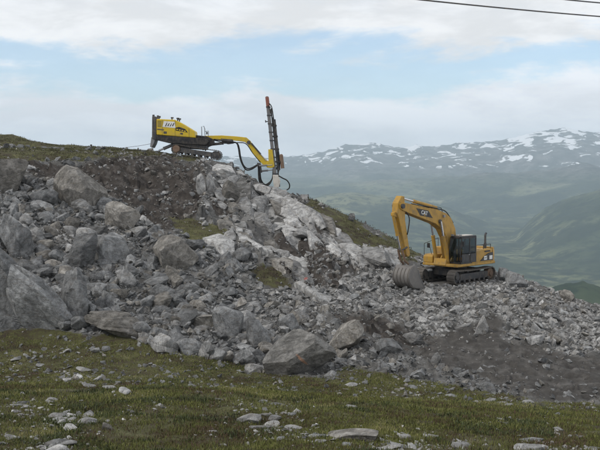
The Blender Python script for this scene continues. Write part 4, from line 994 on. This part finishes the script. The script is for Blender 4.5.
    inner = [(4.22, .19), (5.08, .25), (5.54, .41), (5.87, .70), (6.01, 1.08), (5.90, 1.46), (5.56, 1.76), (5.20, 1.82)]
    outer = [(q_.x, q_.z) for q_ in spline([(a_, 0, b_) for a_, b_ in outer], 4)]; inner = [(q_.x, q_.z) for q_ in spline([(a_, 0, b_) for a_, b_ in inner], 4)]
    B = MB().prism(outer + inner, -.70, .70).build('bucket', M['bucket'], E, .012)
    side = [(5.20, 1.88), (5.62, 1.82), (5.96, 1.50), (6.07, 1.08), (5.93, .68), (5.58, .37), (5.10, .21), (4.24, .17), (4.30, .34), (4.75, 1.0), (5.02, 1.6)]
    for s in (1, -1):
        MB().prism(side, s * .715 - .02, s * .715 + .02).build('side_plate', M['bucket'], B, .01)
        MB().prism([(5.05, 1.78), (5.16, 2.16), (5.34, 2.18), (5.66, 1.80)], s * .33 - .04, s * .33 + .04).build('ear', M['bucket'], B)
    for k in range(5):
        yy = -.6 + .3 * k; MB().prism([(4.28, .22), (4.28, .10), (3.96, .13)], yy - .06, yy + .06).build('tooth', M['steel'], B)
    MB().box((4.30, 0, .165), (.18, 1.46, .07)).build('lip', M['bucket'], B)
    for yy in (-.62, -.31, 0, .31, .62): MB().tube([(a_, yy, b_) for a_, b_ in outer[6:]], .04, 6).build('wear_strip', M['track'], B)
    for s in (1, -1): MB().tube([(4.24, s * .73, .22), (4.30, s * .73, .36), (4.75, s * .73, 1.0), (5.02, s * .73, 1.62)], .045, 6).build('side_cutter', M['steel'], B)
    B.location = (.72, 0, -.20); B.scale = (.86, .92, .86)
    return E
build_excavator()

# ------------------------------------------------------------------ drill rig (x to the mast, z up), stands nose-down on the rim
def build_rig():
    K = 83.0 / F
    def q(a, b): return ((a - 192) * K, (157.6 - b) * K)
    def Q(l): return [q(*p) for p in l]
    def q3(a, b, y): p = q(a, b); return (p[0], y, p[1])
    G = empty('drill_rig', tuple(RIG), (0, 0, R(0)))
    tag(G, 'yellow crawler drill rig with long jointed boom and upright drill mast on the rim', 'drill rig')
    for s in (1, -1): track(G, 'track', s * 1.02, q(216.5, 155.2), .40, q(178, 149.4), .40, .42, 'dark', 'track', .16, .045, 6, .025)
    for s in (1, -1): MB().cyl(q3(178, 149.0, s * 1.18), q3(178, 149.0, s * 1.29), .30, n=20).build('hub_cover', M['brown'], G, .02)
    MB().prism(Q([(172, 143), (208, 146), (207, 150), (174, 148)]), -.85, .85).build('axle_beam', M['dark'], G, .02)
    MB().prism(Q([(158, 135.6), (197, 138.6), (206, 139), (210, 142), (207, 145.5), (170, 143.4), (158, 140.5)]), -1.10, 1.10).build('chassis', M['black'], G, .03)
    body = MB().prism(Q([(158.6, 119.8), (176.7, 120.6), (183, 123.8), (196, 131.8), (196.8, 138.4), (158.6, 135.4)]), -1.08, 1.08).build('engine_house', M['rig_yellow'], G, .07)
    for s in (-1, 1):
        yy = s * 1.083; a, b = min(yy, yy + s * .01), max(yy, yy + s * .01)
        MB().prism(Q([(166, 122.0), (176.6, 122.6), (177.4, 128.8), (164.6, 127.6)]), a, b).build('decal', M['white_paint'], body)
        for k in range(4):
            MB().prism(Q([(167 + 2.3 * k, 127.0 - .3 * (k % 2)), (168.8 + 2.3 * k, 123.6 + .3 * (k % 3)), (169.4 + 2.3 * k, 124.2), (168 + 2.3 * k, 127.2)]), a + s * .006, b + s * .006).build('decal_stroke', M['dark'], body)
        MB().prism(Q([(177.4, 128.4), (181, 127.6), (187.0, 129.8), (189.4, 133.2), (177.6, 131.2)]), a, b).build('grille', M['black'], body)
        for k in range(4): MB().prism(Q([(178.4 + 2.5 * k, 129.4 + .6 * k), (180 + 2.5 * k, 129.8 + .6 * k), (179.6 + 2.5 * k, 130.8 + .6 * k), (178.2 + 2.5 * k, 130.4 + .6 * k)]), a + s * .006, b + s * .006).build('louvre', M['rig_yellow'], body)
        MB().prism(Q([(159.2, 129.4), (166, 130), (166, 131), (159.2, 130.4)]), a, b).build('seam', M['dark'], body)
        MB().prism(Q([(182, 133.4), (184.6, 133.6), (184.6, 135.2), (182, 135)]), a, b).build('latch', M['dark'], body)
        MB().prism(Q([(165.6, 132.0), (168.8, 132.2), (168.8, 134.4), (165.6, 134.2)]), a, b).build('latch', M['dark'], body)
    for s in (-1, 1):
        yy = s * 1.082; a, b = min(yy, yy + s * .006), max(yy, yy + s * .006)
        for u_ in (164.2, 176.9, 190.6):
            t_ = 120.6 if u_ < 170 else (121.4 if u_ < 180 else 129.0); MB().prism(Q([(u_, t_), (u_ + .28, t_), (u_ + .28, 136.0 + (u_ - 160) * .06), (u_, 136.0 + (u_ - 160) * .06)]), a, b).build('seam', M['dark'], body)
        for k in range(5): MB().prism(Q([(159.6, 121.6 + 1.3 * k), (163.4, 121.8 + 1.3 * k), (163.4, 122.4 + 1.3 * k), (159.6, 122.2 + 1.3 * k)]), a, b).build('louvre', M['dark'], body)
    MB().prism(Q([(154.4, 117.2), (158.2, 117.4), (158.4, 140.4), (154.0, 139)]), -1.05, 1.05).build('cooler', M['dark'], G, .04)
    MB().prism(Q([(153.2, 137.6), (157.4, 138.4), (155.6, 144), (153.4, 148.0), (151.8, 147.0)]), -.9, .9).build('rear_flap', M['steel'], G, .02)
    for a, b, y in ((155.2, 117.4, -.7), (158.2, 117.6, .1), (160.5, 118.4, -.3)):
        MB().box(q3(a, b - 1.0, y), (.17, .18, .16)).cyl(q3(a, b + 1, y), q3(a, b - 1, y), .03, n=8).build('work_lamp', M['dark'], G, .01)
    for a, b in ((173.0, 120.4), (180.4, 121.6), (178.6, 121)):
        MB().cyl(q3(a, b + .5, -.4), q3(a, b - 2.0, -.4), .055, n=10).box(q3(a + .2, b - 2.0, -.4), (.22, .2, .12)).build('beacon', M['dark'], G)
    # rear jack
    ram(G, 'jack', q3(173, 145.2, -.3), q3(159.4, 150.8, -.3), .14, .62, 'steel')
    MB().box(q3(158.2, 151.4, -.3), (.42, .46, .09), Matrix.Rotation(R(-8), 3, 'Y')).build('jack_foot', M['steel'], G, .01)
    # operator rail and deck at the nose
    MB().tube([q3(203, 137.5, -.9), q3(202.8, 127.4, -.9), q3(205.0, 126.8, -.9), q3(206.0, 129.8, -.9), q3(206.2, 137.5, -.9)], .028, 8).build('handrail', M['dark'], G)
    MB().tube([q3(206.2, 132, -.9), q3(209.6, 131.6, -.9), q3(209.4, 137.8, -.9)], .024, 8).box(q3(208, 133.6, -.85), (.12, .2, .22)).build('lever_stand', M['dark'], G)
    # boom swing bracket
    MB().prism(Q([(196.5, 135.4), (207, 136.4), (214, 139.6), (215, 144.4), (208, 147.2), (198, 144)]), -.38, .38).build('boom_bracket', M['black'], G, .04)
    b1 = MB(); P = [(205.5, 138.0), (222, 137.4), (236, 138.2), (246, 139.4), (249.4, 142.6)]
    bo = MB().prism(Q([(205, 135.9), (222, 135.6), (237, 136.6), (246.4, 137.6), (250.8, 141.4), (251.2, 144.4), (248.4, 145.2), (244.8, 142.0), (236, 140.8), (222, 139.6), (205.6, 140.6)]), -.17, .17).build('boom', M['rig_yellow'], G, .03)
    MB().cyl(q3(248.8, 142.6, -.26), q3(248.8, 142.6, .26), .17, n=16).build('pivot_pin', M['dark'], bo)
    ram(G, 'boom_cylinder', q3(211, 144.6, 0), q3(233, 142.2, 0), .12, .55, 'dark')
    MB().prism(Q([(221, 138.6), (233, 139.6), (233.6, 143.6), (228, 144.4), (222, 142.4)]), -.20, .20).build('boom_collar', M['dark'], bo, .02)
    ar = MB().prism(Q([(247.0, 143.4), (250.8, 141.8), (257.6, 151.0), (269.6, 163.0), (267.4, 166.6), (263.6, 165.6), (253.4, 153.8)]), -.16, .16).build('arm', M['rig_yellow'], G, .03)
    ram(G, 'arm_cylinder', q3(251.4, 143.4, -.22), q3(266.4, 161.0, -.22), .07, .6, 'dark')
    # mast
    def mastpt(t, off=0.0):      # t 0 top .. 1 foot, off px to the right
        return (267.2 + 9.3 * t + off, 98 + 90 * t)
    def strip(t0, t1, o0, o1): return Q([mastpt(t0, o0), mastpt(t0, o1), mastpt(t1, o1), mastpt(t1, o0)])
    beam = MB().prism(strip(.03, .93, -1.5, 1.0), -.20, .20).prism(strip(.03, .93, -1.9, 1.4), -.24, -.17).prism(strip(.03, .93, -1.9, 1.4), .17, .24).build('mast', M['mast'], G, .012)
    for k in range(9):
        t = .10 + .092 * k; MB().prism(strip(t, t + .012, -2.2, 2.3), -.27, .27).build('mast_rib', M['dark'], beam)
    MB().prism(strip(-.005, .115, -1.9, 1.6), -.26, .26).build('rotation_head', M['red'], G, .03)
    MB().prism(strip(-.012, .004, -1.2, 1.1), -.16, .16).build('head_cap', M['dark'], G, .02)
    MB().cyl(q3(*mastpt(.12, 2.6), -.05), q3(*mastpt(.985, 3.0), -.05), .06, n=12).build('drill_rod', M['dark'], G, smooth=True)
    car = MB().prism(strip(.24, .60, 2.8, 6.0), -.22, .2).build('rod_carousel', M['dark'], G, .03)
    for k in range(4): MB().cyl(q3(*mastpt(.22 + .02 * k, 3.4 + .5 * k), -.2 + .12 * k), q3(*mastpt(.80, 3.4 + .5 * k), -.2 + .12 * k), .05, n=8).build('spare_rod', M['dark'], car)
    for t in (.30, .42, .56, .70): MB().prism(strip(t, t + .018, 1.4, 6.4), -.28, .26).build('rod_clamp', M['black'], car)
    MB().prism(strip(.26, .27, -4.0, -1.0), -.05, .05).prism(strip(.25, .275, -4.6, -3.6), -.1, .1).build('hose_guide', M['dark'], G)
    cr = MB().prism(Q([(268.2, 149.4), (272.2, 149.6), (274.4, 166.6), (271.0, 168.2), (266.6, 167.4), (265.8, 163.6), (268.4, 160.6)]), -.31, .31).build('feed_cradle', M['rig_yellow'], G, .03)
    ram(G, 'tilt_cylinder', q3(259, 165.8, -.30), q3(272, 165, -.30), .075, .6, 'steel')
    ram(G, 'feed_cylinder', q3(259.6, 171.2, .1), q3(274, 169.8, .1), .08, .55, 'steel')
    MB().prism(Q([(256.8, 162.6), (260.6, 163.2), (262, 172.8), (258.2, 172.0)]), -.2, .2).build('swivel_bracket', M['dark'], G, .02)
    MB().cyl(q3(281.0, 155.4, -.12), q3(282.4, 168.4, -.12), .165, n=18).cyl(q3(280.8, 154.2, -.12), q3(281.0, 155.4, -.12), .09, .165, n=18).build('dust_cylinder', M['brown'], G, smooth=True)
    MB().prism(Q([(272.6, 174.6), (278.4, 175), (280.2, 181), (278.6, 187.6), (273.8, 187.4), (272.8, 180)]), -.30, .30).build('suction_hood', M['roof'], G, .05)
    MB().prism(strip(.93, 1.02, -1.4, .9), -.12, .12).build('mast_foot', M['steel'], G, .02)
    def hose(l, r=.05, y=-.2, nm='hose'): MB().tube(spline([q3(a, b, y + .06 * i) for i, (a, b) in enumerate(l)], 6), r, 8).build(nm, M['rubber'], G, smooth=True)
    hose([(214, 139.6), (224, 141), (232, 142.2), (236.6, 143.2), (238.4, 148), (239.6, 156), (241.6, 163), (245.6, 169.4), (250.6, 169.4), (255.6, 166.4), (258.8, 163.6)], .06, -.35)
    hose([(232, 141.6), (237.4, 143.6), (239.4, 149), (240.6, 157), (243, 164.4), (246.6, 168.2), (251.2, 167.8), (257.4, 164.4)], .05, -.2)
    hose([(214, 140.4), (226, 143.0), (238, 142.8), (246, 144.0), (252.6, 153), (260.4, 162.6)], .04, -.26)
    for k, dx in enumerate((0, .9, 1.8)):
        hose([(258.4 + dx, 165.4), (258.4 + dx, 174), (259.4 + dx, 181.6 - .7 * k), (264 + .4 * dx, 186.4 - 1.0 * k), (269.4, 184 - k), (272.2, 177.4), (273, 168)], .05, -.34 + .09 * k)
    hose([(278.4, 175.6), (282.4, 178.0), (286.6, 180.2), (289.2, 184.2), (288.8, 188.2), (285.4, 190.4)], .055, -.3)
    hose([(269.0, 104), (271.4, 107), (272.8, 114), (275.6, 134), (278.8, 154), (279.4, 166), (277.6, 175)], .045, -.3)
    hose([(268.2, 106), (270.4, 112), (274.0, 128), (276.4, 146), (277.8, 160), (276.0, 170)], .04, -.36)
    return G
build_rig()

# winch wire from the rig back to its anchor, and the small post on the rim
K = 83.0 / F
def rp(a, b, y=0): return (RIG[0] + (a - 192) * K, RIG[1] + y, RIG[2] + (157.6 - b) * K)
tag(MB().tube([rp(153.5, 143.4), rp(140, 145.6, .4), rp(122, 147.6, .9), rp(104, 148.9, 1.3), rp(86, 149.8, 1.6), rp(76, 150.6, 1.8)], .018, 6).build('winch_wire', M['dark']),
    'thin slack wire running from the drill rig back along the turf rim', 'wire')
g = ground_hit(91, 151.0)
p = empty('marker_post', (g[0], g[1], g[2] - .1)); tag(p, 'small dark marker post standing on the turf rim', 'post')
MB().cyl((0, 0, 0), (.02, 0, .62), .035, n=8).build('stake', M['dark'], p); MB().box((.02, 0, .56), (.16, .05, .14)).build('marker_head', M['dark'], p, .01)

# overhead lines
def line(name, a, b, d0, d1, r, sag, label):
    p0, p1 = pt(*a, d0), pt(*b, d1); pts = []
    for t in np.linspace(-1.6, 2.0, 40):
        q = p0 + (p1 - p0) * t; q = q + np.array([0, 0, sag * ((t - .5) ** 2 - .25)]); pts.append(tuple(q))
    return tag(MB().tube(pts, r, 6).build(name, M['dark']), label, 'cable', None)
line('power_line', (418, -.5), (600, 16.5), 34, 40, .028, .10, 'long dark overhead cable crossing the sky above the excavator, the lower one')
line('power_line', (560, -1), (602, 3.0), 37, 39, .028, .02, 'short stretch of dark overhead cable at the sky corner, the upper one')
